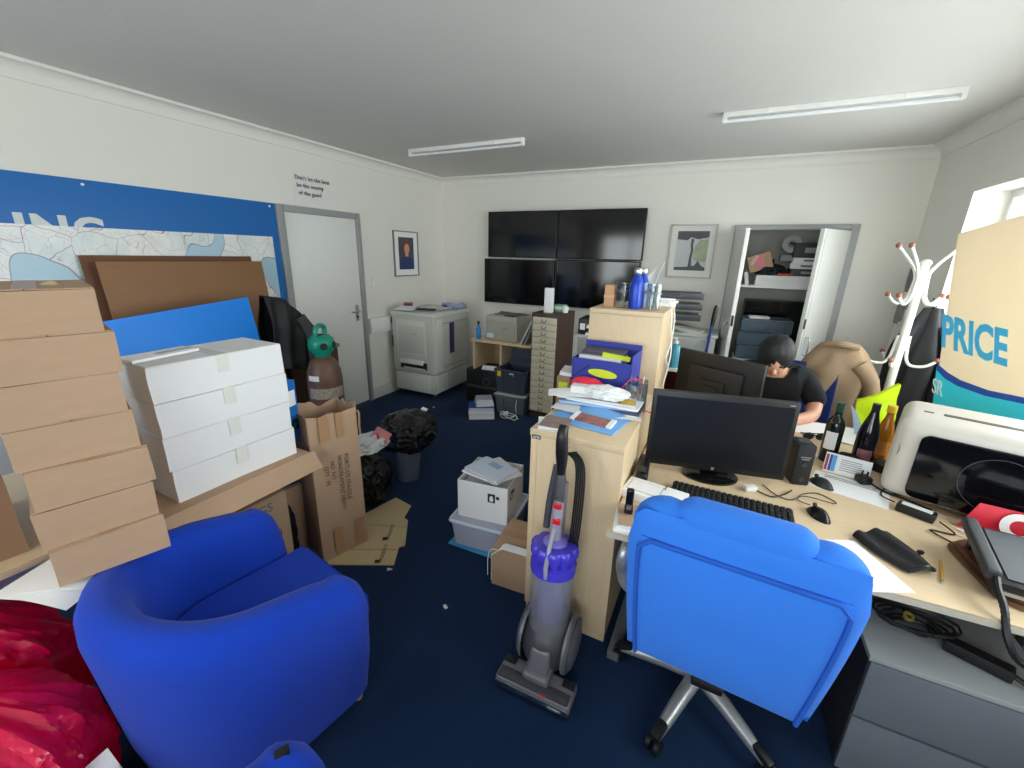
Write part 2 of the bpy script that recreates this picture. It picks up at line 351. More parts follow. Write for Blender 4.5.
# ------------------------------------------------------------------ things on the left wall
def map_material():
    m = bpy.data.materials.new('printed_map'); m.use_nodes = True; nt = m.node_tree; N = nt.nodes; L = nt.links; bs = N['Principled BSDF']; bs.inputs['Roughness'].default_value = .35
    tc = N.new('ShaderNodeTexCoord')
    def nd(t, **k):
        x = N.new(t)
        for a, v in k.items(): x.inputs[a].default_value = v
        return x
    base = nd('ShaderNodeTexNoise', Scale=3.0, Detail=6.0); L.new(tc.outputs['Object'], base.inputs['Vector'])
    cr = N.new('ShaderNodeValToRGB'); e = cr.color_ramp.elements; e[0].position = .38; e[0].color = rgb((206, 218, 218)); e[1].position = .55; e[1].color = rgb((230, 230, 230)); x = e.new(.72); x.color = rgb((214, 214, 210)); L.new(base.outputs['Fac'], cr.inputs[0])
    cur = cr.outputs[0]
    wob = nd('ShaderNodeTexNoise', Scale=2.2, Detail=3.0); L.new(tc.outputs['Object'], wob.inputs['Vector'])
    def over(fac, col):
        nonlocal cur
        mx = N.new('ShaderNodeMix'); mx.data_type = 'RGBA'; L.new(fac, mx.inputs[0]); L.new(cur, mx.inputs[6]); mx.inputs[7].default_value = rgb(col); cur = mx.outputs[2]
    def band(inp, lo, hi):
        a = N.new('ShaderNodeMath'); a.operation = 'GREATER_THAN'; a.inputs[1].default_value = lo; L.new(inp, a.inputs[0])
        c = N.new('ShaderNodeMath'); c.operation = 'LESS_THAN'; c.inputs[1].default_value = hi; L.new(inp, c.inputs[0])
        d = N.new('ShaderNodeMath'); d.operation = 'MULTIPLY'; L.new(a.outputs[0], d.inputs[0]); L.new(c.outputs[0], d.inputs[1]); return d.outputs[0]
    # roads: edges of voronoi cells
    mp = N.new('ShaderNodeVectorMath'); mp.operation = 'MULTIPLY_ADD'; mp.inputs[1].default_value = (.35, .35, .35)
    L.new(wob.outputs['Color'], mp.inputs[0]); L.new(tc.outputs['Object'], mp.inputs[2])
    for sc, th, col in ((30, .014, (200, 202, 200)), (11, .008, (190, 176, 172)), (5, .006, (176, 110, 110))):
        v = nd('ShaderNodeTexVoronoi', Scale=float(sc)); v.feature = 'DISTANCE_TO_EDGE'; L.new(mp.outputs[0], v.inputs['Vector']); over(band(v.outputs['Distance'], -1, th), col)
    # river: a wandering band
    w2 = nd('ShaderNodeTexNoise', Scale=1.35, Detail=1.5); L.new(tc.outputs['Object'], w2.inputs['Vector']); over(band(w2.outputs['Fac'], .47, .535), (168, 198, 214)); over(band(w2.outputs['Fac'], .466, .47), (140, 150, 170)); over(band(w2.outputs['Fac'], .535, .539), (140, 150, 170))
    L.new(cur, bs.inputs['Base Color']); return m
sky_blue = M('banner_blue', (28, 104, 178), .4, var=.06, scale=2)
mp_ = thing('wall_map', 'wide blue wall banner printed with a pale street map', 'map', (LX, 1.0, .75))
b = B(); b.box((.006, .02, .645), (.012, 3.02, 1.29), bev=.002); b.obj('board', sky_blue, mp_)
b = B(); b.box((.015, -.03, .515), (.003, 3.0, 1.01)); b.obj('map_print', map_material(), mp_)
text('lettering', 'ING', .20, M('banner_lettering', (206, 210, 208), .5), mp_, basis((.0135, -.035, .935), (0, 1, 0), (0, 0, 1), (1, 0, 0)), ext=.001, sx=1.05, spacing=1.12, bold=.008)
for y in (.3, 1.482): b = B(); b.cyl((.012, y, 1.262), (.02, y, 1.262), .008, seg=10); b.obj('pin', white_pl, mp_)
sg = thing('paper_sign', 'white paper sign with a three-line motto above the door', 'sign', (LX, 2.945, 2.09))
b = B(); b.grid(lambda u, v: (.002+.004*math.sin(5*u)*v, -.2+.4*u, -.02+.255*v), 8, 6, .0008); b.obj('sheet', M('sign_paper', (224, 222, 220), .6, var=.02), sg)
for k, s in enumerate(("Don't let the best", 'be the enemy', 'of the good')): text('lettering', s, .052, ink, sg, basis((.009, -.185+.012*k, .175-.062*k), (0, 1, 0), (0, 0, 1), (1, 0, 0)))
pf = thing('framed_portrait', 'small framed portrait of a person in a blue jacket', 'picture', (LX, 4.19, 1.39))
for c, d in (((.01, -.215, .26), (.02, .012, .52)), ((.01, .215, .26), (.02, .012, .52)), ((.01, 0, .006), (.02, .442, .012)), ((.01, 0, .514), (.02, .442, .012))):
    b = B(); b.box(c, d, bev=.002); b.obj('frame', M('frame_grey', (120, 116, 108), .4), pf)
b = B(); b.box((.006, 0, .26), (.006, .42, .5)); b.obj('mount', paper, pf)
b = B(); b.box((.0105, 0, .265), (.002, .27, .37)); pr = b.obj('portrait_print', M('portrait_ground', (70, 76, 84), .5, var=.2), pf)
PZ = basis((.012, 0, .08), (0, 1, 0), (0, 0, 1), (1, 0, 0))
b = B(); b.prism([(-.125, .002), (.125, .002), (.12, .09), (.07, .14), (.03, .16), (-.03, .16), (-.075, .135), (-.12, .08)], .001, PZ); b.obj('jacket', M('print_navy', (46, 58, 112), .5, var=.2), pr)
b = B(); b.prism([(.075*math.cos(a*PI/8)+.005, .262+.078*math.sin(a*PI/8)) for a in range(16)], .0015, PZ); b.obj('hair', M('print_hair', (112, 66, 48), .5, var=.3, scale=60), pr)
b = B(); b.prism([(.045*math.cos(a*PI/8)+.006, .235+.062*math.sin(a*PI/8)) for a in range(16)], .002, PZ); b.prism([(-.03, .15), (.035, .15), (.022, .2), (-.015, .2)], .0017, PZ); b.obj('face', M('print_skin', (206, 150, 128), .5, var=.1), pr)
# ------------------------------------------------------------------ things on the back wall
def tv(x0, x1, z0, z1, off, label):
    t = thing('television', label, 'television', ((x0+x1)/2, BY, z0), 0, 'video wall of four screens'); w, h = x1-x0, z1-z0
    b = B(); b.box((0, -.03-off/2, h/2), (w*.6, .06+off, h*.6), bev=.01); b.obj('wall_mount', black_pl, t)
    b = B(); b.box((0, -.075-off, h/2), (w, .05, h), bev=.006); b.obj('housing', black_pl, t)
    b = B(); b.box((0, -.101-off, h/2), (w-.024, .003, h-.026)); b.obj('screen', screen_m, t)
tv(-2.77, -1.85, 1.636, 2.17, 0, 'upper flat television on the side of the video wall toward the door')
tv(-1.842, -.862, 1.636, 2.17, 0, 'upper flat television on the side of the video wall toward the closet')
tv(-2.81, -1.86, 1.075, 1.618, .02, 'lower flat television on the side of the video wall toward the door')
tv(-1.845, -.87, 1.085, 1.630, 0, 'lower flat television on the side of the video wall toward the closet')
fp = thing('framed_photograph', 'white framed photograph of a statue and trees beside the closet', 'picture', (-.385, BY, 1.48))
for c, d in (((-.214, -.012, .265), (.014, .024, .53)), ((.214, -.012, .265), (.014, .024, .53)), ((0, -.012, .007), (.442, .024, .014)), ((0, -.012, .523), (.442, .024, .014))):
    b = B(); b.box(c, d, bev=.002); b.obj('frame', M('frame_silver', (186, 186, 180), .4), fp)
b = B(); b.box((0, -.007, .265), (.42, .006, .51)); b.obj('mount', M('mount_card', (222, 222, 216), .6), fp)
b = B(); b.box((0, -.0112, .27), (.31, .002, .39)); pr = b.obj('photo_print', M('photo_sky', (188, 190, 194), .4, var=.15, scale=6), fp)
PZ = basis((0, -.0125, .075), (1, 0, 0), (0, 0, 1), (0, -1, 0))
dkm = M('photo_dark', (66, 66, 70), .4, var=.35, scale=22)
b = B(); b.prism([(-.15, .0), (.15, 0), (.15, .03), (.11, .05), (.075, .10), (.045, .05), (-.04, .035), (-.15, .03)], .001, PZ); b.obj('foreground', dkm, pr)
b = B(); b.prism([(-.15, .31), (-.05, .30), (-.02, .33), (.05, .31), (.15, .33), (.15, .39), (-.15, .39)], .001, PZ); b.obj('branches', dkm, pr)
b = B(); b.prism([(-.018, .035), (.016, .035), (.01, .12), (.018, .2), (.008, .26), (.016, .31), (-.012, .32), (-.016, .26), (-.006, .2), (-.014, .12)], .0014, PZ); b.obj('statue', dkm, pr)
b = B(); b.prism([(.02, .12), (.06, .09), (.15, .09), (.15, .31), (.07, .305), (.03, .24)], .0008, PZ); b.obj('trees', M('photo_green', (140, 156, 112), .4, var=.4, scale=25, contrast=(190, 196, 170)), pr)
# leaflets pinned to the right wall near the corner
for k, (y, z, w, h, c) in enumerate(((4.82, 1.44, .16, .2, (96, 100, 108)), (4.72, 1.30, .17, .2, (150, 150, 152)), (4.86, 1.16, .18, .2, (128, 124, 122)), (4.74, 1.0, .18, .22, (198, 198, 196)))):
    t = thing('pinned_leaflet', ('dark leaflet pinned highest on the wall behind the coat stand', 'mid grey leaflet pinned just below the highest dark one', 'brownish leaflet pinned on the wall behind the coat stand', 'pale leaflet pinned lowest on the wall behind the coat stand')[k], 'leaflet', (RX, y, z))
    b = B(); b.grid(lambda u, v: (-.004-.012*v*(1-v)*1.5, -w/2+w*u, h*v), 6, 6, .001); b.obj('sheet', M('leaflet_print_%d' % k, c, .45, var=.25, scale=25), t)
    b = B(); b.cyl((-.003, 0, h-.012), (-.014, 0, h-.012), .005, seg=8); b.obj('pin', white_pl, t)
# ================================================================== left side: table, boxes, boards, armchairs
def carton(name, label, loc, rz, size, mat, tp=tape_m, group=None, cat='box', seam=True, side_tape=True, seed=0, dent=.004):
    "closed carton: body, two lid flaps with a seam between, tape"
    t = thing(name, label, cat, loc, rz, group); x, y, z = size
    bt = bmesh.new(); bmesh.ops.create_cube(bt, size=1); bmesh.ops.scale(bt, vec=(x, y, z-.004), verts=bt.verts)
    bmesh.ops.subdivide_edges(bt, edges=bt.edges[:], cuts=5, use_grid_fill=True)
    for v in bt.verts:
        p = v.co.copy()
        v.co += Vector((nz(p, 6, seed+1), nz(p, 6, seed+2), .4*nz(p, 6, seed+3)))*dent
    b = B(); b.add(bt, Matrix.Translation((0, 0, z/2-.002))); b.obj('body', mat, t, ang=50)
    for s in (-1, 1): b = B(); b.box((0, s*y/4, z-.0015), (x-.004, y/2-.003, .003)); b.obj('lid_flap', mat, t, smooth=False)
    b = B(); b.box((0, 0, z+.0006), (x, .045, .001)); 
    if side_tape: b.box((x/2+.0035, 0, z-.035), (.001, .045, .07))
    b.obj('tape', tp, t, smooth=False)
    return t
# long table
tb = thing('trestle_table', 'pale wooden table under the stacks of brown and white boxes', 'table', (-2.23, .43, 0))
b = B(); b.box((0, 0, .708), (.82, 1.5, .025), bev=.003); b.obj('tabletop', oak_y, tb)
for sx in (-.36, .36):
    for sy in (-.66, .5): b = B(); b.box((sx, sy, .347), (.04, .04, .695), bev=.003); b.obj('leg', silver, tb)
for sx in (-.36, .33): b = B(); b.box((sx, 0, .66), (.03, 1.2, .05)); b.obj('apron', silver, tb)
TZ = .7215
# brown stack
ord_ = ['topmost', 'second from the top', 'third from the top', 'fourth from the top', 'third from the bottom', 'second from the bottom', 'lowest']
random.seed(4)
hs = [.121, .117, .118, .112, .117, .120, .121]; z = TZ+.004
for k in range(7):
    i = 6-k; h = .1185
    jx, jy, jr = random.uniform(-.006, .006), random.uniform(-.006, .006), random.uniform(-1.5, 1.5)
    if k == 0: jx = .006
    carton('cardboard_box', 'plain brown cardboard box, %s of the tall brown stack on the table' % ord_[i], (-1.762+jx+.03*(1-k/6), .470+jy+.012*(1-k/6), z+.004), -15.3+jr, (.38, .256, h), card_m, seed=k, side_tape=False)
    z += h
b = B(); b.grid(lambda u, v: (-.025+.05*u+.01*v, -.012+.024*v, .012*abs(math.sin(3*u))*v), 8, 4, .001)
tag(place(b.obj('torn_card_scrap', card3_m), (-1.74, .50, z+.002), 20), 'torn buff card scrap on top of the tall brown box stack', 'scrap')
carton('cardboard_box', 'large brown carton on the table behind the tall brown stack', (-2.12, .14, TZ), -5, (.44, .42, .27), card2_m, seed=20)
b = B(); b.box((0, 0, .105), (.30, .03, .21), bev=.002)
tag(place(b.obj('leaflet_bundle', M('bluish_leaflets', (196, 206, 222), .5, var=.2, scale=30)), (-2.03, .2, TZ+.275), -5), 'bundle of pale blue leaflets on the large brown carton', 'leaflets')
# loose white sheets jutting out under the stack
for k, (x, y, rz, dz) in enumerate(((-1.72, .275, 24, 0), (-1.70, .33, 38, .0012))):
    b = B(); b.grid(lambda u, v: (-.11+.22*u, -.085+.17*v, -.05*max(0, u-.45)**1.3*1.2), 10, 4, .0007)
    tag(place(b.obj('loose_paper_sheet', paper), (x+.075, y+.045, TZ+dz), rz), ('upper', 'lower')[1-k]+' white paper sheet jutting out under the tall brown stack', 'paper', 'sheets under the brown stack')
# cardboard tray with white boxes
ct = thing('cardboard_tray', 'shallow open cardboard tray carrying the white boxes at the table edge', 'tray', (-1.87, .92, TZ))
b = B(); b.box((0, 0, .004), (.36, .62, .006)); b.obj('base', card_m, ct)
b = B(); b.grid(lambda u, v: (.18+.05*v+.03*v*max(0, .25-u)*4*v, -.33+.66*u-.06*v*(u < .05), .006-.075*v+.07*max(0, .2-u)*v*2), 20, 6, .005); b.obj('front_flap', card_m, ct)
b = B(); b.box((-.18, 0, .03), (.006, .62, .05)); b.obj('back_flap', card_m, ct)
z = TZ+.008
for k in range(4):
    i = 3-k; jx = random.uniform(-.005, .005); jy = random.uniform(-.006, .006)
    carton('white_box', 'white cardboard box, %s of the white stack on the table' % ('topmost', 'second from the top', 'second from the bottom', 'lowest')[i], (-1.882+jx, .945+jy, z), random.uniform(-1, 1)-1.5, (.27, .50, .134), wbox_m, wtape_m, seed=30+k, dent=.006)
    z += .1345
b = B(); b.box((0, 0, .006), (.1, .24, .012), bev=.003); t = tag(place(b.obj('padded_envelope', paper), (-1.9, .80, z+.002), 8), 'white envelope on top of the white box stack', 'envelope')
b = B(); b.box((.01, .05, .0125), (.035, .13, .001)); b.obj('window', M('envelope_window', (176, 188, 206), .2), t, smooth=False)
# boards behind
def board(name, label, cat, p, size, rz, tilt, mat, roll=0):
    b = B(); b.box((0, 0, size[2]/2), size, bev=.002); o = b.obj(name, mat); place(o, p); o.rotation_euler = (R(roll), R(tilt), R(rz)); return tag(o, label, cat)
brd = M('brown_hardboard', (136, 98, 66), .6, var=.1, scale=6, stretch=(3, 1, 12))
board('hardboard_sheet', 'brown hardboard sheet standing furthest back against the map', 'board', (-3.30, 1.71, 0), (.012, 1.05, 1.62), 0, -7, M('dark_hardboard', (104, 68, 46), .6, var=.1, scale=6))
board('hardboard_sheet', 'brown hardboard sheet leaning in front of the darker sheet at the map', 'board', (-3.20, 1.735, 0), (.012, 1.03, 1.585), 0, -7, brd)
bp = M('bright_blue_corrugated', (10, 134, 240), .45, var=.05, scale=4, stretch=(1, 1, 30))
board('corrugated_blue_sheet', 'bright blue corrugated plastic panel leaning behind the white boxes', 'panel', (-2.86, 1.29, 0), (.008, 1.30, 1.30), 0, -4, bp, roll=5)
# black jacket over the end of the blue panel
def jacket_fn(w, h, d, seed):
    def f(u, v):
        a = 2*PI*u; fold = 1+.16*math.sin(5*a+3*v)+.12*nz((math.cos(a), math.sin(a), v*3), 2, seed)
        s = (.55+.5*min(1, v*2.2))*fold
        return Vector((d*.5*math.cos(a)*s, w*.5*math.sin(a)*s, -h*v+.03*math.sin(a*2)))
    return f
jk = thing('black_jacket', 'black padded jacket hung over the end of the blue panel', 'jacket', (-2.93, 2.0, -.02))
def jf(u, v):
    y = -.10+.30*u; top = 1.375-.05*u-.30*max(0, u-.35)**1.6; low = .86-.08*u
    q = 2*v-1; fold = .012*math.sin(16*u+3*q)+.02*nz((u*3, v*4, 0), 1, 2)
    x = .085*math.copysign(min(1, abs(q)*2.2)**.7, q)*(1+.25*abs(q))+fold*math.copysign(1, q)
    return Vector((x, y+.02*nz((v*3, u, 2), 2, 4), top-(top-low)*max(0, abs(q)-.12)/.88))
b = B(); b.grid(jf, 26, 34, .008); b.obj('body', M('black_nylon', (22, 22, 26), .6, var=.3, scale=20, bump=.2, bscale=40), jk, ang=80)
b = B(); b.tube(arc([(.06, .14, 1.20), (.10, .19, 1.08), (.11, .20, .94), (.09, .18, .80)], 5), [.045]*4+[.05]*8+[.045]*4, 12); b.obj('sleeve', M('charcoal_knit', (58, 56, 60), .8, var=.2, scale=40), jk)
# dark cabinet behind the cylinder
dc = thing('dark_wood_cabinet', 'dark brown wooden cabinet beside the door behind the gas cylinder', 'cabinet', (-3.24, 2.44, 0))
dw = M('dark_brown_wood', (66, 50, 40), .5, var=.2, scale=6, stretch=(10, 10, 1)); 
b = B(); b.box((0, 0, .43), (.5, .26, .86), bev=.004); b.obj('carcass', dw, dc); b = B(); b.box((0, 0, .875), (.54, .28, .03), bev=.004); b.obj('top', M('tan_wood_top', (150, 128, 100), .5, var=.1), dc)
for s in (-1, 1): b = B(); b.box((.253, s*.062, .43), (.014, .118, .8), bev=.003); d = b.obj('door', dw, dc); b = B(); b.ball((.27, s*.02, .5), .012); b.obj('knob', chrome, d)
# blue lever-arch file with finger hole at the far end of the table
lf = thing('lever_arch_file', 'blue lever arch file with black finger ring beside the white boxes', 'folder', (-2.02, 1.265, TZ), 14)
bl = M('file_blue', (26, 108, 190), .45, var=.06)
b = B(); b.box((0, 0, .16), (.29, .075, .32), bev=.004); b.obj('cover', bl, lf)
b = B(); b.lathe([(.018, 0), (.026, 0), (.026, .006), (.018, .006), (.018, 0)], 20, (.1455, 0, .09), (0, R(90), 0)); b.obj('finger_ring', black_pl, lf)
b = B(); b.box((.1462, 0, .23), (.001, .05, .08)); b.obj('spine_label', paper, lf)
# gas cylinder
gc = thing('gas_cylinder', 'brown balloon gas cylinder with a teal plastic valve guard', 'gas cylinder', (-2.56, 2.06, 0), 20)
gc.scale = (1, 1, .965)
b = B(); b.lathe([(0, .0), (.105, 0), (.122, .02), (.122, .80), (.116, .86), (.095, .92), (.06, .955), (.042, .965), (.042, .985), (0, .985)], 40)
b.obj('body', M('cylinder_brown', (96, 62, 46), .45, var=.35, scale=14, contrast=(120, 92, 78)), gc)
teal = M('teal_plastic', (20, 138, 116), .35, var=.05)
b = B(); b.lathe([(.05, .965), (.055, .975), (.06, .99), (.088, 1.02), (.092, 1.06), (.085, 1.10), (.06, 1.125), (.03, 1.13)], 28); gu = b.obj('valve_guard', teal, gc)
b = B(); b.tube(arc([(.0, -.055, 1.10), (0, -.06, 1.15), (0, -.048, 1.185), (0, 0, 1.197), (0, .048, 1.185), (0, .06, 1.15), (0, .055, 1.10)], 5), .017, 10); b.obj('carry_handle', teal, gu)
for a in (-50, 10, 75): 
    b = B(); b.cyl((.082*math.cos(R(a)), .082*math.sin(R(a)), 1.055), (.094*math.cos(R(a)), .094*math.sin(R(a)), 1.055), .026, seg=16); b.obj('opening', black_pl, gu)
def wrap(r, a0, a1, z0, z1, n=10): return lambda u, v: (r*math.cos(R(a0+(a1-a0)*u)), r*math.sin(R(a0+(a1-a0)*u)), z0+(z1-z0)*v)
b = B(); b.grid(wrap(.1228, -118, -78, .80, .84), 10, 2, .0005); b.obj('label', paper, gc)
b = B(); b.grid(wrap(.1226, -120, 10, .66, .74), 24, 2, .0004); b.obj('wrap_band', M('printed_band', (128, 104, 88), .5, var=.6, scale=60, contrast=(200, 190, 180)), gc)
b = B(); b.grid(wrap(.1226, -100, 20, .46, .52), 24, 2, .0004); b.obj('sticker_band', M('sticker_print', (90, 110, 60), .5, var=.7, scale=50, contrast=(200, 60, 50)), gc)
# tall open carton
tx = thing('tall_open_carton', 'tall narrow open-topped cardboard carton with printed lines on its side', 'box', (-1.845, 1.445, 0), -16)
def sidewall(p0, p1, h0, h1, wob, seed):
    p0, p1 = Vector(p0), Vector(p1)
    def f(u, v):
        p = p0.lerp(p1, u); top = h0+(h1-h0)*u+wob*nz((u*3, 0, 0), 1.5, seed)
        n = Vector((p1.y-p0.y, p0.x-p1.x, 0)).normalized()
        return Vector((p.x, p.y, top*v))+n*(.010*nz((u*2, v*3, 0), 1, seed+1)+.02*max(0, v-.8)*nz((u*2.5, 0, 3), 1, seed))*min(1, 4*u, 4*(1-u))
    return f
CW, CD, CH = .225, .265, .86
cs = [(-CW/2, -CD/2), (CW/2, -CD/2), (CW/2, CD/2), (-CW/2, CD/2)]
for k in range(4):
    b = B(); q0, q1 = cs[k], cs[(k+1) % 4]; b.grid(sidewall((*q0, 0), (*q1, 0), CH, CH, .05 if k in (2, 3) else .015, k), 16, 16, .005); b.obj('side_panel', card_m if k != 0 else card2_m, tx)
b = B(); b.box((0, 0, .004), (CW, CD, .006)); b.obj('bottom', card2_m, tx)
for yy, zz, ww, hh in ((-.055, .79, .05, .14), (.03, .79, .04, .14), (-.04, .11, .05, .16), (.085, .11, .055, .16)):
    b = B(); b.box((CW/2+.012, yy, zz), (.002, ww, hh)); b.obj('tape', tape_m, tx, smooth=False)
TXb = lambda y, z, s, nm: text('lettering', s, nm, M('brown_ink', (104, 80, 64), .7), tx, basis((CW/2+.014, y, z), (0, 0, -1), (0, 1, 0), (1, 0, 0)))
TXb(.035, .62, 'PORTLOS FRAGILE', .034, ); TXb(.0, .62, 'MONOFILAMENT HEAVY', .03); TXb(-.04, .60, 'NO. NO', .03); TXb(-.075, .58, 'QTY : PS', .03)
b = B(); b.tube(arc([(CW/2-.01, CD/2+.004, .84), (CW/2+.012, CD/2+.008, .83), (CW/2+.014, CD/2+.004, .76), (CW/2+.002, CD/2+.012, .70)]), .006); b.obj('torn_edge', card2_m, tx)
# leaning flat carton and boxes under the table end
o = board('flattened_carton', 'dark flattened carton leaning beside the tall open carton', 'cardboard', (-1.955, 1.25, 0), (.03, .13, .46), -10, 4, card2_m)
sr = thing('silver_roll', 'silver paper roll sticking out beside the carton under the table', 'roll', (0, 0, 0))
b = B(); b.cyl((-2.02, .96, .535), (-1.80, 1.27, .60), .024, seg=18); b.obj('sleeve', silver, sr); b = B(); b.cyl((-1.802, 1.268, .5995), (-1.797, 1.274, .601), .021, seg=18); b.obj('core_end', black_pl, sr)
tt = carton('cardboard_box', 'big cardboard box with blue printed word under the table', (-2.02, .98, 0), -2, (.40, .36, .525), card_m, seed=41, side_tape=False)
text('lettering', 'FITTINGS', .062, M('faded_blue_ink', (104, 108, 124), .7), tt, basis((.2055, -.15, .455), (0, 1, 0), (0, 0, 1), (1, 0, 0)))
text('lettering', 'A 4 X 1', .05, M('brown_ink', (104, 80, 64), .7), tt, basis((.2055, -.02, .30), (0, 1, 0), (0, 0, 1), (1, 0, 0)))
dk = thing('black_refuse_sack', 'small black plastic sack between the printed box and the leaning carton', 'sack', (-1.93, 1.185, .0)); crumple('body', (.08, .05, .20), M('black_polythene', (16, 16, 18), .28, var=.2, scale=20), dk, 6, .2, 5, 4, (0, 0, .19), flat=-.18)
pk = thing('small_packet', 'small red and white packet on the floor beside the armchair', 'packet', (-1.60, 1.10, 0), 25)
b = B(); b.box((0, 0, .05), (.09, .06, .10), bev=.003); b.obj('carton', paper, pk); b = B(); b.box((.0, 0, .1005), (.085, .055, .002)); b.obj('red_lid', red_m, pk)
# flat carton on the floor
fc = thing('flat_carton', 'flattened buff carton with printing lying on the carpet', 'cardboard', (-1.60, 1.56, 0))
fpoly = [(-.15, -.28), (.18, -.107), (.105, .02), (.125, .05), (-.02, .25), (-.06, .26), (-.11, .39), (-.27, .42), (-.33, .1)]
b = B(); b.prism(fpoly, .006, Matrix.Translation((0, 0, .002))); b.obj('sheet', card3_m, fc, smooth=False)
def fl(p0, p1, w=.004, z=.0085):
    b = B(); d = Vector((p1[0]-p0[0], p1[1]-p0[1], 0)); b.box(((p0[0]+p1[0])/2, (p0[1]+p1[1])/2, z), (d.length, w, .001), (0, 0, math.atan2(d.y, d.x))); return b
fl((-.15, -.14), (.115, .0)).obj('crease', card2_m, fc); fl((-.2, .1), (.02, .19)).obj('crease', card2_m, fc)
for px_, py_, an in ((.11, -.13, 118), (.01, .04, 118)):
    text('lettering', 'WOODY-T', .032, M('brown_ink', (104, 80, 64), .7), fc, Matrix.Translation((px_, py_, .009)) @ Matrix.Rotation(R(an), 4, 'Z')); b = B(); b.box((px_-.03, py_+.0, .0093), (.025, .028, .001), (0, 0, R(an))); b.obj('print_block', ink, fc)
# black bags and bin
bag_m = M('black_polythene', (16, 16, 18), .28, var=.2, scale=20)
bn = thing('waste_bin', 'grey waste bin overflowing with a black liner bag by the duplicator', 'bin', (-1.99, 2.26, 0))
b = B(); b.lathe([(0, 0), (.085, 0), (.115, .30), (.12, .30), (.12, .31), (.108, .31), (.08, .01), (0, .01)], 28); b.obj('bucket', M('slate_plastic', (84, 92, 108), .45), bn)
crumple('liner', (.19, .21, .14), bag_m, bn, 11, .16, 3.2, 5, (-.01, .03, .37), flat=-.12)
b = B(); b.box((.02, .2, .50), (.05, .03, .004), (R(20), R(10), 0)); b.obj('paper_scrap', paper, bn)
bg2 = thing('black_refuse_bag', 'black refuse bag topped with white wrapping beside the tall carton', 'bag', (-1.95, 1.86, 0))
poly_bag('body', (.125, .15), .43, bag_m, bg2, 14)
crumple('wrapping', (.10, .13, .07), M('white_wrapping', (206, 206, 206), .4, var=.12, scale=25), bg2, 15, .22, 7, 4, (-.01, -.01, .44))
b = B(); b.box((.045, .06, .50), (.11, .10, .008), (R(24), R(30), R(25)), bev=.002); b.obj('red_card', M('card_red_white', (206, 190, 190), .5, contrast=(200, 30, 60), var=.2, scale=14), bg2)
b = B(); b.box((.03, .045, .512), (.018, .12, .003), (R(24), R(30), R(60))); b.obj('red_band', red_m, bg2)
# red plastic bags
redbag = translucent(M('red_polythene', (246, 22, 84), .22, var=.15, scale=5, spec=.7, coat=.4, bump=.25, bscale=30, stretch=(1, 2.5, .8)), (250, 40, 90), .3)
r1 = thing('red_plastic_bag', 'bulging red plastic bag standing under the table edge', 'bag', (-1.87, .20, 0), 10); poly_bag('body', (.20, .19), .66, redbag, r1, 21)
r2 = thing('red_plastic_bag', 'big glossy red plastic bag behind the blue armchair', 'bag', (-1.49, .14, 0), -20); poly_bag('body', (.20, .155), .55, redbag, r2, 24)
r3 = thing('red_plastic_bag', 'small low red bag with papers showing beside the blue armchair', 'bag', (-1.25, .14, 0), 15); poly_bag('body', (.10, .10), .25, redbag, r3, 27)
for k, (dx, dy, dz, a, c) in enumerate(((-.05, .085, .27, 62, paper), (-.01, .06, .25, 40, M('cream_paper', (232, 222, 204), .6)))):
    b = B(); b.box((dx, dy, dz), (.08, .12, .002), (R(38), R(-20), R(a))); b.obj('paper', c, r3, smooth=False)
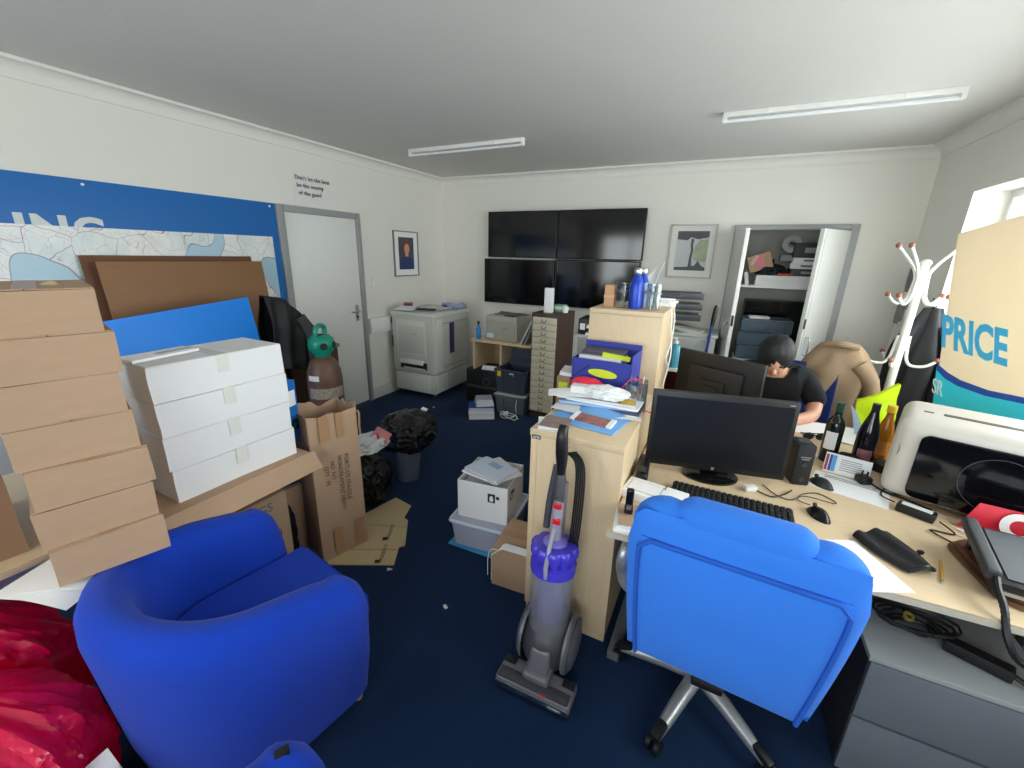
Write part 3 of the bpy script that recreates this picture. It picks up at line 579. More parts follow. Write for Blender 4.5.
# ------------------------------------------------------------------ tub armchairs
def tub(label, loc, rz):
    t = thing('tub_armchair', label, 'armchair', loc, rz)
    # horseshoe path of the wall centre line, facing +y
    hw, r = .29, .29; path = []
    for k in range(13): path.append((hw, .31-k/12*.33, 0))
    for k in range(1, 24): a = -PI*k/24; path.append((r*math.cos(a), -.02+r*math.sin(a)*.92, a))
    for k in range(13): path.append((-hw, -.02+k/12*.33, 0))
    n = len(path); th = .062
    bt = bmesh.new(); rings = []
    for i, (x, y, a) in enumerate(path):
        x0, y0, _ = path[max(i-1, 0)]; x1, y1, _ = path[min(i+1, n-1)]
        d = Vector((x1-x0, y1-y0, 0)).normalized(); nn = Vector((-d.y, d.x, 0))  # points inward
        if nn.dot(Vector((-x, -y+.05, 0))) < 0: nn = -nn
        s = abs(i/(n-1)-.5)*2     # 1 at arm fronts, 0 at the back centre
        top = .635+.095*(1-min(1, s*1.25)**1.5)
        ends = min(i, n-1-i); rnd = [.035, .012, .003, 0][min(ends, 3)]
        top -= [.06, .03, .012, .004][min(ends, 3)]
        w = th-rnd*.8
        prof = [(-w*.88, .06), (-w*1.0, .25), (-w*1.02, top-.10), (-w*.96, top-.05), (-w*.72, top-.016), (-w*.3, top-.001), (w*.2, top-.002), (w*.62, top-.016), (w*.92, top-.055), (w*.97, top-.11), (w*.95, .3), (w*.9, .06)]
        c = Vector((x, y, 0))-d*0
        fr = max(0, s-.72)/.28
        rings.append([bt.verts.new(Vector(((c+nn*u).x*(.80+.20*min(1, v/.5)), (c+nn*u).y*(.84+.16*min(1, v/.5))-.07*fr*(v/.6)**2, v))) for u, v in prof])
    for a_, b_ in zip(rings, rings[1:]):
        for k in range(len(prof)-1): bt.faces.new((a_[k], a_[k+1], b_[k+1], b_[k]))
        bt.faces.new((a_[-1], a_[0], b_[0], b_[-1]))
    bt.faces.new(rings[0]); bt.faces.new(rings[-1][::-1])
    b = B(); b.add(bt); b.obj('tub_back', blue_fab, t, ang=60)
    sp = [(x*.235/.29, y) for x, y, _ in path[6:-6]]
    out = []
    for x, y, _ in path: out.append((x*.225/.29, y if y > -.02 else -.02+(y+.02)*.78))
    out = out[2:-2]; out = [(.232, .335)]+out+[(-.232, .335)]
    bt = B(); bt.prism([(x, y) for x, y in out], .13, Matrix.Translation((0, 0, .29)), bev=.022); bt.obj('seat_cushion', blue_fab, t, ang=60)
    b = B(); b.prism([(x*.84, y*.84) for x, y in out], .23, Matrix.Translation((0, 0, .06))); b.obj('base', blue_fab, t)
    for sx in (-.235, .235):
        for sy in (-.15, .24): b = B(); b.cyl((sx, sy, 0), (sx, sy, .065), .016, .022, 12); b.obj('foot', M('pale_wood_foot', (176, 140, 100), .5), t)
    return t
a1 = tub('royal blue tub armchair beside the table of boxes', (-1.335, .625, 0), -10)
a1.scale = (1.05, 1.05, 1.02)
a2 = tub('second royal blue tub armchair with a black tag on its arm', (-.42, .165, 0), 0)
b = B(); b.box((-.29, .19, .625), (.02, .03, .012), (0, 0, R(-30)), bev=.002); b.obj('black_tag', black_pl, a2)
# ================================================================== back of the room: duplicator, printer, drawers, cabinets
gb = M('duplicator_grey', (196, 198, 190), .5, var=.03); gb2 = M('duplicator_pale', (212, 214, 206), .45, var=.03)
dp = thing('duplicator', 'big grey office duplicator on a castered stand in the corner', 'copier', (-3.165, 4.16, 0), 1)
b = B(); b.box((0, 0, .185), (.58, .72, .235), bev=.012); st = b.obj('stand', gb, dp)
b = B(); b.box((-.02, -.363, .185), (.50, .012, .21), bev=.004); b.obj('front_panel', gb2, st)
b = B(); b.box((.293, -.22, .185), (.012, .22, .215), bev=.004); b.obj('side_door', gb2, st)
for sx in (-.25, .25):
    for sy in (-.32, .32):
        b = B(); b.cyl((sx-.012, sy, .033), (sx+.012, sy, .033), .033, seg=18); w = b.obj('caster', dgrey_pl, dp); b = B(); b.box((sx, sy, .055), (.034, .03, .02), bev=.003); b.obj('caster_fork', grey_pl, w)
UP = Matrix.Translation((0, 0, .03)) @ Matrix.Diagonal((1.04, 1.06, 1.02, 1))
b = B(UP); b.box((0, 0, .60), (.585, .70, .66), bev=.022, seg=3); bo = b.obj('body', gb, dp)
b = B(UP); b.box((0, 0, .945), (.60, .71, .04), bev=.012); b.obj('top_cover', gb2, dp)
b = B(UP); b.box((-.02, .03, .972), (.46, .5, .016), bev=.004); b.obj('scanner_lid', M('glass_lid_grey', (150, 156, 152), .3), dp)
b = B(UP); b.box((-.02, -.352, .68), (.40, .014, .40), bev=.008); fpn = b.obj('front_door', gb2, bo)
b = B(UP); b.box((-.02, -.356, .66), (.36, .008, .32), bev=.006); b.obj('inset_panel', gb, fpn)
b = B(UP); b.box((.03, -.3605, .728), (.07, .001, .010)); b.obj('faint_badge', M('logo_grey', (160, 160, 156), .5), fpn)
b = B(UP); b.box((-.0, -.350, .36), (.36, .03, .085), bev=.003); b.obj('paper_slot', black_pl, bo)
b = B(UP); b.box((-.02, -.362, .40), (.32, .03, .05), (R(-16), 0, 0), bev=.006); b.obj('slot_flap', gb2, bo)
b = B(UP); b.box((.02, -.36, .33), (.3, .022, .014), (R(8), 0, 0)); b.obj('paper_in_slot', paper2, bo)
b = B(UP); b.box((.19, -.355, .69), (.05, .006, .2), bev=.003); b.obj('hinge_plate', gb, bo)
b = B(UP); b.box((-.285, -.354, .62), (.01, .008, .13)); b.box((-.285, -.354, .86), (.01, .008, .07)); b.obj('vent_slot', black_pl, bo)['kind'] = 'stuff'
b = B(UP); b.box((.2955, -.02, .66), (.006, .09, .36), bev=.003); b.obj('purple_strip', M('deep_purple_panel', (52, 46, 96), .3, var=.08), bo)
b = B(UP); b.box((.2945, -.26, .6), (.006, .12, .6), bev=.003); b.obj('corner_panel', gb2, bo)
for z in (.845, .34): b = B(UP); b.box((.294, .05, z), (.002, .56, .004)); b.obj('panel_joint', dgrey_pl, bo)
def stack_obj(name, label, cat, loc, rz, layers, group=None):
    "untidy pile of sheets / magazines, each layer its own part"
    t = thing(name, label, cat, loc, rz, group); z = 0
    for i, (w, d, h, m, jx, jy, jr) in enumerate(layers):
        b = B(); b.box((jx, jy, z+h/2), (w, d, h-.0004), (0, 0, R(jr)), bev=min(.002, h*.3)); b.obj('sheet_bundle' if h > .004 else 'sheet', m, t, smooth=False); z += h
    return t
pal = [paper, paper2, M('pale_blue_print', (150, 176, 214), .4, var=.2, scale=30), M('buff_print', (206, 196, 176), .5, var=.15, scale=30), M('dark_print', (70, 72, 90), .4, var=.4, scale=30)]
stack_obj('paper_pile', 'untidy paper pile on the duplicator near the door side', 'papers', (-3.31, 3.93, 1.034), 10, [(.22, .3, .012, pal[0], 0, 0, 0), (.2, .28, .01, pal[1], .01, .01, 6), (.2, .26, .006, pal[2], -.01, 0, -8), (.19, .26, .008, pal[0], .0, 0, 14)])
b = B(); b.box((0, 0, .018), (.1, .06, .034), bev=.008); tag(place(b.obj('red_stapler_box', M('dull_red_plastic', (110, 34, 38), .4)), (-3.32, 3.93, 1.071), 30), 'dull red box on the paper pile on the duplicator', 'box')
b = B(); b.box((0, 0, .012), (.22, .06, .022), bev=.004); tag(place(b.obj('black_ruler_case', black_pl), (-3.06, 3.93, 1.034), 12), 'slim black case lying on the duplicator lid', 'case')
stack_obj('paper_pile', 'low pile of loose sheets in the middle of the duplicator lid', 'papers', (-3.1, 4.18, 1.034), -12, [(.3, .21, .004, pal[3], 0, 0, 0), (.29, .2, .004, pal[1], .02, .01, 10)])
bp_ = thing('blue_packet', 'crumpled blue and white packet on the far corner of the duplicator', 'packet', (-3.0, 4.40, 1.032), -10)
b = B(); b.grid(lambda u, v: (-.14+.28*u, -.09+.18*v, .05+.018*math.sin(7*u+2*v)-.05*abs(2*u-1)**3), 16, 8, .03); b.obj('wrapper', M('packet_blue', (58, 92, 176), .3, var=.3, scale=12, contrast=(190, 205, 235)), bp_)
# small printer on its table
pt = thing('printer_table', 'small light wooden table carrying the laser printer', 'table', (-2.1, 4.27, 0))
b = B(); b.box((-.02, 0, .738), (.76, .56, .024), bev=.003); b.obj('tabletop', oak_h, pt)
for x in (-.375, -.03): b = B(); b.box((x, 0, .363), (.022, .5, .726)); b.obj('side_panel', oak, pt)
b = B(); b.box((-.2, .24, .45), (.33, .016, .5)); b.obj('back_panel', M('tan_panel', (176, 142, 112), .5, var=.1), pt)
b = B(); b.box((.16, .24, .45), (.36, .016, .5)); b.obj('back_panel', M('tan_panel', (176, 142, 112), .5, var=.1), pt)
lp = thing('laser_printer', 'boxy grey-beige laser printer on the small wooden table', 'printer', (-2.155, 4.27, .7505), -3)
b = B(); b.box((0, 0, .135), (.40, .38, .27), bev=.02, seg=3); b.obj('body', cream_pl, lp)
b = B(); b.box((0, -.192, .12), (.36, .012, .2), bev=.005); b.obj('front_tray_door', M('printer_front', (166, 162, 150), .5), lp)
b = B(); b.box((0, .02, .272), (.3, .22, .012), bev=.004); b.obj('output_tray', M('printer_dark_tray', (112, 110, 104), .5), lp)
b = B(); b.box((.08, -.13, .272), (.12, .06, .008), bev=.002); b.obj('control_panel', dgrey_pl, lp)
b = B(); b.box((-.06, .05, .282), (.16, .1, .006), (0, R(6), R(20))); b.obj('paper', ink_grey, lp)
b = B(); b.box((-.13, -.1995, .05), (.09, .002, .05)); b.obj('sticker', M('sticker_pale', (200, 210, 226), .4, var=.2, scale=60), lp)
b = B(); b.box((.06, -.1985, .138), (.06, .001, .008)); b.obj('faint_badge', ink_grey, lp)
spb = thing('spray_bottle', 'small blue spray bottle with dark cap beside the laser printer', 'bottle', (-2.43, 4.05, .7505))
b = B(); b.lathe([(0, 0), (.024, 0), (.026, .01), (.026, .12), (.014, .15), (.012, .16), (0, .16)], 18); b.obj('bottle', M('cyan_plastic', (40, 128, 200), .3), spb); b = B(); b.lathe([(.014, .16), (.014, .2), (0, .202)], 14); b.obj('cap', black_pl, spb)
# leaning flat trays beside the printer
for k in range(2):
    b = B(); b.box((0, 0, .17), (.02, .32, .34), bev=.006); o = b.obj('document_stand', (lgrey_pl, grey_pl)[k]); place(o, (-1.885+.05*k, 4.16, .7505)); o.rotation_euler = (0, R(26 if k == 0 else 22), 0)
    tag(o, ('pale grey panel leaning between the laser printer and the drawer cabinet', 'mid grey panel leaning closest to the drawer cabinet')[k], 'panel')
# multi drawer cabinet
mx = thing('multi_drawer_cabinet', 'brown steel cabinet with fifteen cream drawers', 'cabinet', (-1.555, 4.09, 0), -4)
bis = M('chocolate_steel', (78, 58, 50), .45, var=.08); cream = M('cream_steel', (214, 205, 182), .4, var=.03)
b = B(); b.box((0, 0, .04), (.27, .38, .08), bev=.004); b.obj('plinth', bis, mx)
b = B(); b.box((0, .01, .60), (.30, .41, 1.04), bev=.006); b.obj('carcass', bis, mx)
for k in range(15):
    z = .115+k*.0667
    b = B(); b.box((0, -.20, z), (.262, .016, .0625), bev=.003); dr = b.obj('drawer', cream, mx)
    b = B(); b.tube([(-.022, -.208, z+.01), (-.022, -.222, z+.006), (-.022, -.222, z-.012), (.022, -.222, z-.012), (.022, -.222, z+.006), (.022, -.208, z+.01)], .0035, 6); b.obj('handle', bis, dr)
wb = thing('white_carton', 'tall thin white carton standing on the drawer cabinet', 'box', (-1.575, 4.0, 1.1205), 6)
b = B(); b.box((0, 0, .12), (.085, .06, .24), bev=.003); b.obj('body', paper, wb); b = B(); b.box((0, 0, .2405), (.082, .057, .002)); b.obj('lid', wbox_m, wb)
gg = thing('green_carton', 'small green and white carton on the drawer cabinet', 'box', (-1.5, 4.14, 1.1205), -8); b = B(); b.box((0, 0, .035), (.11, .08, .07), bev=.003); b.obj('body', M('soft_green', (130, 176, 140), .5, var=.1), gg); b = B(); b.box((0, -.041, .04), (.09, .001, .03)); b.obj('label', paper, gg)
cp = thing('paper_cup', 'little white cup beside the green carton', 'cup', (-1.425, 4.08, 1.1205)); b = B(); b.lathe([(0, 0), (.026, 0), (.033, .06), (.029, .06), (.023, .006), (0, .006)], 18); b.obj('cup', paper, cp)
# crates, case and books in front of the printer table
ca = thing('black_flight_case', 'black hard case on the floor under the printer table', 'case', (-2.36, 4.18, 0), 2)
b = B(); b.box((0, 0, .20), (.42, .36, .40), bev=.02); b.obj('shell', M('matt_black', (14, 14, 17), .6), ca); b = B(); b.box((0, -.183, .2), (.40, .012, .03), bev=.004); b.obj('rail', dgrey_pl, ca)
b = B(); b.lathe([(.03, 0), (.05, 0), (.05, .01), (.03, .01), (.03, 0)], 20, (.06, -.183, .27), (R(90), 0, 0)); b.obj('dial', dgrey_pl, ca)
b = B(); b.box((0, 0, .02), (.18, .012, .06), (R(-50), 0, 0), bev=.001); o = tag(place(b.obj('name_card', paper), (-2.29, 4.06, .4015), 5), 'folded white card standing on the black hard case', 'card')
def tote(name, label, loc, rz, w, d, h, mat, extra=None):
    t = thing(name, label, 'crate', loc, rz)
    b = B(); 
    def wl(p0, p1):
        b.grid(lambda u, v: (p0[0]+(p1[0]-p0[0])*u)*(.9+.1*v) if False else Vector(((p0[0]+(p1[0]-p0[0])*u)*(.88+.12*v), (p0[1]+(p1[1]-p0[1])*u)*(.88+.12*v), h*v)), 2, 2, .006)
    cs = [(-w/2, -d/2), (w/2, -d/2), (w/2, d/2), (-w/2, d/2)]
    for k in range(4): wl(cs[k], cs[(k+1) % 4])
    b.box((0, 0, .004), (w*.88, d*.88, .008)); b.obj('tub', mat, t, smooth=False)
    b = B(); P_ = [(-w/2, -d/2, h), (w/2, -d/2, h), (w/2, d/2, h), (-w/2, d/2, h)]; 
    for k in range(4): p, q = Vector(P_[k]), Vector(P_[(k+1) % 4]); dd = (q-p); b.box((p+q)/2, (abs(dd.x)+.025, abs(dd.y)+.025, .03), bev=.004)
    b.obj('rim', mat, t)
    for s in (-1, 1): b = B(); b.box((s*w*.22, -d/2*.95-.004, h*.5), (.014, .012, h*.8), bev=.003); b.obj('rib', mat, t)
    b = B(); b.box((0, -d/2-.014, h-.04), (w*.3, .02, .03), bev=.004); b.obj('grip', mat, t)
    return t
slate = M('slate_blue_plastic', (58, 66, 82), .45, var=.08)
t1 = tote('storage_tote', 'grey-blue storage tote on the floor beside the drawer cabinet, lower of two', (-1.93, 4.02, 0), 3, .34, .36, .20, M('paler_slate_plastic', (92, 98, 108), .45, var=.08))
b = B(); b.box((0, 0, .212), (.36, .38, .014), bev=.003); b.obj('lid', lgrey_pl, t1)
t2 = tote('storage_tote', 'dark slate storage tote with a yellow tag, stacked on another tote', (-1.92, 4.03, .232), -2, .35, .36, .25, slate)
b = B(); b.box((-.12, -.196, .215), (.045, .003, .06), bev=.001); b.obj('yellow_tag', M('yellow_tag', (226, 190, 40), .5), t2)
for s in (0, 1): b = B(); b.box((0, 0, .0), (.34, .19, .006)); o = b.obj('open_lid', slate, t2); o.location = (0, .12-.24*s if False else .16, .33); o.rotation_euler = (R(60 if s else 75), 0, 0)
b = B(); b.box((.03, -.197, .22), (.05, .002, .03)); b.obj('paper_label', paper, t2)
def book(label, loc, rz, w, d, h, cover, grp='books piled on the floor'):
    t = thing('book', label, 'book', loc, rz, grp); b = B(); b.box((0, 0, h/2), (w-.006, d-.006, h-.004)); b.obj('pages', paper2, t, smooth=False)
    b = B(); b.box((0, 0, .001), (w, d, .002)); b.box((0, 0, h-.001), (w, d, .002)); b.box((-w/2+.001, 0, h/2), (.002, d, h-.003)); b.obj('cover', cover, t, smooth=False)
    return t
bc = M('book_cover_blue', (38, 72, 168), .35, var=.1); wc = M('book_cover_white', (214, 216, 222), .4, var=.12, scale=40, contrast=(120, 130, 160))
z = 0
for k, (w, h, rz, c, l) in enumerate(((.27, .055, 32, wc, 'thick pale book at the bottom of the floor pile by the totes'), (.27, .05, 30, wc, 'pale book second from the bottom of the floor pile'), (.26, .022, 31, bc, 'blue covered book in the middle of the floor pile'), (.19, .03, 40, wc, 'smaller pale book on the blue one in the floor pile'), (.18, .028, 36, wc, 'small patterned book near the top of the floor pile'), (.17, .018, 34, wc, 'small patterned book topping the floor pile'))):
    book(l, (-2.16+(.02 if k > 2 else 0), 3.66+(.02 if k > 2 else 0), z), rz, w, .23 if k < 3 else .16, h, c); z += h+.0005
cb = thing('white_cables', 'tangled white cables and plug on the floor by the totes', 'cables', (-1.86, 3.74, 0)); random.seed(8)
b = B(); b.tube(arc([(.1*math.cos(k*1.3)*(1+.3*math.sin(k)), .05*math.sin(k*1.3), .008+.02*(k % 3)) for k in range(11)], 6), .005, 6); b.obj('cable', white_pl, cb); b = B(); b.box((-.06, .02, .045), (.055, .04, .03), (0, 0, .4), bev=.006); b.obj('plug', white_pl, cb)
b = B(); b.tube(arc([(.02, .12, .01), (.02, .1, .1), (.025, .115, .2)]), .004, 6); b.obj('cable', white_pl, cb)
# ------------------------------------------------------------------ room-divider cabinets
lc = thing('low_cabinet', 'low light oak cabinet behind the upright vacuum cleaner', 'cabinet', (-.457, 1.897, 0))
b = B(); b.box((0, 0, .95), (.40, .75, .03), bev=.002); b.obj('top', oak_y, lc)
b = B(); b.box((.017, -.364, .467), (.366, .02, .935), bev=.0015); b.obj('end_panel', oak, lc); b = B(); b.box((0, .364, .467), (.396, .02, .935), bev=.0015); b.obj('end_panel', oak, lc)
b = B(); b.box((.19, 0, .467), (.016, .708, .935)); b.obj('back_panel', oak, lc)
b = B(); b.box((-.182, 0, .49), (.03, .745, .885), bev=.003); b.obj('tambour_door', oak, lc); b = B(); b.box((-.17, 0, .03), (.04, .73, .06)); b.obj('plinth', oak, lc)
b = B(); b.box((0, 0, .3), (.35, .70, .018)); b.obj('shelf', oak, lc)
b = B(); b.box((-.17, -.3755, .932), (.038, .002, .018)); lb = b.obj('asset_tag', ink, lc); text('lettering', 'AMS', .016, paper, lb, basis((-.185, -.377, .926), (1, 0, 0), (0, 0, 1), (0, -1, 0)))
tc_ = thing('tall_cabinet', 'taller light oak cabinet carrying the tumblers and water bottles', 'cabinet', (-.46, 2.535, 0))
b = B(); b.box((0, 0, 1.388), (.392, .51, .025), bev=.002); b.obj('top', oak_y, tc_)
for s in (-1, 1): b = B(); b.box((0, s*.244, .687), (.388, .02, 1.375), bev=.0015); b.obj('end_panel', oak, tc_)
b = B(); b.box((.184, 0, .687), (.018, .466, 1.375)); b.obj('back_panel', oak, tc_)
b = B(); b.box((-.18, 0, .72), (.025, .464, 1.3), bev=.003); b.obj('tambour_door', oak, tc_); b = B(); b.box((0, 0, .7), (.33, .46, .018)); b.obj('shelf', oak, tc_)
# things on the low cabinet
Z1 = .9655
fm = M('folder_blue', (112, 168, 226), .4, var=.05)
stack_obj('leaflet_pile', 'fanned colour leaflets at the cabinet corner by the vacuum handle', 'leaflets', (-.585, 1.60, Z1), 12, [(.13, .15, .004, pal[3], 0, 0, 0), (.13, .14, .003, pal[0], .0, .01, 10), (.12, .13, .003, M('leaflet_multi', (96, 130, 170), .35, var=.6, scale=22, contrast=(180, 140, 110)), .01, .02, -8)])
fd = thing('blue_document_folder', 'light blue document folder lying open on the low cabinet', 'folder', (-.465, 1.75, Z1+.0005), -8)
b = B(); b.box((0, 0, .004), (.31, .235, .007), bev=.002); b.obj('cover', fm, fd); b = B(); b.grid(lambda u, v: (-.15+.3*u, -.02+.14*v, .009+.025*math.sin(PI*v*.5)*math.sin(PI*u)), 12, 6, .002); b.obj('flap', fm, fd)
b = B(); b.box((.03, -.035, .0135), (.16, .07, .008), (R(8), 0, R(-2)), bev=.002); pc = b.obj('print_strip', M('brick_print', (128, 66, 62), .4, var=.5, scale=40, contrast=(190, 130, 120)), fd)
for s in (-1, 1): b = B(); b.box((.03+s*.085, -.035, .0145), (.022, .075, .009), (R(8), 0, 0)); b.obj('white_end', paper, pc)
stack_obj('magazine_pile', 'pile of magazines with white edges behind the blue folder', 'papers', (-.46, 1.91, Z1), 4, [(.37, .16, .018, pal[0], 0, 0, 0), (.35, .15, .012, pal[4], .02, .0, -3), (.36, .15, .012, pal[2], -.01, 0, 3), (.34, .15, .010, pal[0], .02, 0, -5), (.36, .14, .010, pal[1], -.02, .0, 2)])
b = B(); b.box((0, 0, .022), (.09, .06, .044), bev=.003); tag(place(b.obj('white_carton', wbox_m), (-.56, 1.90, Z1+.063), 4), 'small white carton on the magazine pile', 'box')
cl = thing('white_cloth_bag', 'crumpled white plastic bag on the magazine pile', 'bag', (-.43, 1.89, Z1+.063)); crumple('body', (.10, .05, .035), M('white_polythene', (230, 230, 232), .35, var=.05), cl, 33, .2, 6, 4, (0, 0, .025), flat=-.02)
cl = thing('red_glove', 'crumpled red cloth beside the white carton on the cabinet', 'cloth', (-.55, 1.965, Z1+.063)); crumple('body', (.075, .03, .035), M('bright_red_cloth', (216, 44, 72), .6, var=.1), cl, 35, .16, 5, 4, (0, 0, .03), flat=-.02)
cl = thing('black_yellow_sachet', 'black and yellow sachet on the magazine pile', 'sachet', (-.33, 1.87, Z1+.063), 10); b = B(); b.grid(lambda u, v: (-.04+.08*u, -.025+.05*v, .004+.02*math.sin(PI*u)*math.sin(PI*v)), 8, 6, .002); b.obj('wrapper', M('sachet_print', (30, 30, 34), .35, var=.3, scale=22, contrast=(220, 190, 70)), cl)
# navy storage box with lime oval
nb = thing('navy_storage_box', 'navy blue cardboard box with a lime oval, filled with papers', 'box', (-.497, 2.12, Z1+.0605), -2)
stack_obj('catalogue_pile', 'thick catalogues under the navy storage box', 'papers', (-.497, 2.125, Z1), 2, [(.30, .20, .03, pal[1], 0, 0, 0), (.29, .2, .03, pal[3], 0, 0, -2)])
nv = M('navy_card', (40, 52, 150), .45, var=.05); lime = M('lime_print', (206, 222, 38), .5, var=.05)
NW, ND, NH = .30, .20, .15
for p0, p1, h in (((-NW/2, -ND/2), (NW/2, -ND/2), NH), ((NW/2, -ND/2), (NW/2, ND/2), NH+.04), ((NW/2, ND/2), (-NW/2, ND/2), NH+.06), ((-NW/2, ND/2), (-NW/2, -ND/2), NH)):
    b = B(); c = ((p0[0]+p1[0])/2, (p0[1]+p1[1])/2, h/2); b.box(c, (abs(p1[0]-p0[0])+.004, abs(p1[1]-p0[1])+.004, h)); b.obj('side_panel', nv, nb)
b = B(); b.box((0, 0, .003), (NW, ND, .005)); b.obj('bottom', nv, nb)
b = B(); b.prism([(.075*math.cos(k*PI/12), .021*math.sin(k*PI/12)) for k in range(24)], .001, basis((.01, -ND/2-.0025, .085), (1, 0, -.06), (.06, 0, 1), (0, -1, 0))); b.obj('lime_oval', lime, nb)
b = B(); b.box((-.02, 0, .085), (.22, .14, .15), bev=.002); b.obj('papers_inside', pal[1], nb); b = B(); b.box((.06, -.05, .168), (.14, .02, .02), (0, R(4), 0)); b.obj('lime_strip', lime, nb)
b = B(); b.box((-.02, .02, .172), (.22, .12, .012), (R(5), 0, R(3))); b.obj('dark_sheet', pal[4], nb)
b = B(); b.tube([(-.145, -.105, .05), (-.06, -.106, .12)], .002, 5); b.obj('fold_line', ink, nb)
# clear pen pot with pink wire
clear = glassy('clear_acrylic', (225, 232, 235), .05, .25)
pp = thing('acrylic_pen_pot', 'clear acrylic pot with a pink wire on the low cabinet', 'pot', (-.315, 2.0, Z1), 8)
for c, d in (((0, -.04, .07), (.10, .004, .14)), ((0, .04, .07), (.10, .004, .14)), ((-.05, 0, .07), (.004, .08, .14)), ((.05, 0, .07), (.004, .08, .14)), ((0, 0, .003), (.10, .08, .005))):
    b = B(); b.box(c, d); b.obj('wall', clear, pp)
b = B(); b.tube(arc([(-.07, -.03, .1), (-.02, .0, .15), (.03, -.01, .12), (-.01, -.05, .05), (.06, -.055, .012), (.1, -.05, .006)]), .003, 6); b.obj('pink_wire', M('pink_wire', (230, 70, 110), .5), pp)
for k in range(3): b = B(); b.cyl((-.02+.02*k, .01, .01), (-.03+.03*k, .015, .16), .003, seg=6); b.obj('pen', (grey_pl, dgrey_pl, white_pl)[k], pp)
# things on the tall cabinet
Z2 = 1.4015
wd = thing('cardboard_box', 'small tan cardboard box standing on the tall oak cabinet', (-.585, 2.38, Z2) and 'box', (-.585, 2.43, Z2), 5)
b = B(); b.box((0, 0, .06), (.055, .08, .12), bev=.003); b.obj('body', M('tan_card', (196, 150, 116), .7, var=.08), wd); b = B(); b.box((0, 0, .058), (.058, .083, .012)); b.obj('band', card3_m, wd)
tg = glassy('tumbler_glass', (238, 241, 241), .03, .06, .3)
for k, (x, y, h) in enumerate(((-.515, 2.40, .135), (-.47, 2.52, .13), (-.375, 2.44, .135), (-.335, 2.40, .13), (-.36, 2.55, .13))):
    t = thing('glass_tumbler', ('clear tumbler beside the small tan cardboard box', 'clear tumbler behind the blue bottles beside the tan box', 'clear tumbler standing just right of the blue bottles, seen from the desk', 'clear tumbler at the cabinet edge above the hanging white cable', 'clear tumbler under the white tissue behind the others')[k], 'glass', (x, y, Z2), 0, 'tumblers on the tall cabinet')
    b = B(); b.lathe([(0, 0), (.027, 0), (.034, h), (.0315, h), (.025, .01), (0, .01)], 20); b.obj('glass', tg, t); b = B(); b.lathe([(.028, h*.62), (.0315, h*.62), (.0325, h*.72), (.0295, h*.72)], 20); b.obj('etched_band', glassy('etched_glass', (206, 210, 214), .4, .3, .4), t)
bb = M('bottle_blue', (30, 66, 176), .3, .2, var=.05)
for k, (x, y) in enumerate(((-.438, 2.40), (-.425, 2.49))):
    t = thing('water_bottle', ('royal blue steel water bottle at the front of the tall cabinet', 'royal blue steel water bottle partly behind its twin on the tall cabinet')[k], 'bottle', (x, y, Z2), 0, 'blue water bottles')
    b = B(); b.lathe([(0, 0), (.034, 0), (.036, .01), (.036, .12), (.03, .15), (.019, .175), (.018, .185), (0, .185)], 24); b.obj('body', bb, t); b = B(); b.lathe([(.019, .182), (.021, .185), (.021, .21), (.018, .216), (0, .217)], 20); b.obj('cap', chrome, t)
ts = thing('white_tissue', 'white tissue sticking up behind the tumblers', 'tissue', (-.375, 2.62, Z2)); b = B(); b.grid(lambda u, v: ((u-.5)*.06*math.sin(PI*min(1, .25+v*.75))-.03+.07*v*v, .02*math.sin(3*u+2*v), .10+.15*v), 10, 12, .002); b.obj('sheet', paper, ts)
b = B(); b.box((0, 0, .06), (.07, .07, .12), bev=.003); b.obj('tissue_box', paper, ts)
ph = stack_obj('paper_pile', 'pile of white cards on the back edge of the tall cabinet', 'papers', (-.32, 2.68, Z2), 14, [(.12, .12, .02, pal[0], 0, 0, 0), (.11, .12, .015, pal[1], .01, 0, 8), (.12, .1, .012, pal[0], 0, 0, -6)])
b = B(); b.box((0, 0, .012), (.14, .12, .02), bev=.006); tag(place(b.obj('dark_tray', dgrey_pl), (-.31, 2.68, Z2+.048), 12), 'small dark tray on the pile of white cards', 'tray')
wcb = thing('white_cable', 'white cable looping down the side of the tall cabinet', 'cable', (0, 0, 0))
b = B(); b.tube(arc([(-.29, 2.62, Z2+.03), (-.262, 2.58, Z2-.02), (-.25, 2.56, 1.30), (-.245, 2.62, 1.2), (-.25, 2.5, 1.12), (-.24, 2.58, 1.05), (-.25, 2.54, .96), (-.25, 2.6, .85)]), .004, 6); b.obj('cable', white_pl, wcb)
b = B(); b.tube(arc([(-.28, 2.66, Z2+.03), (-.25, 2.66, 1.36), (-.24, 2.60, 1.25), (-.25, 2.70, 1.18), (-.24, 2.64, 1.10), (-.25, 2.6, 1.0)]), .004, 6); b.obj('cable', white_pl, wcb)
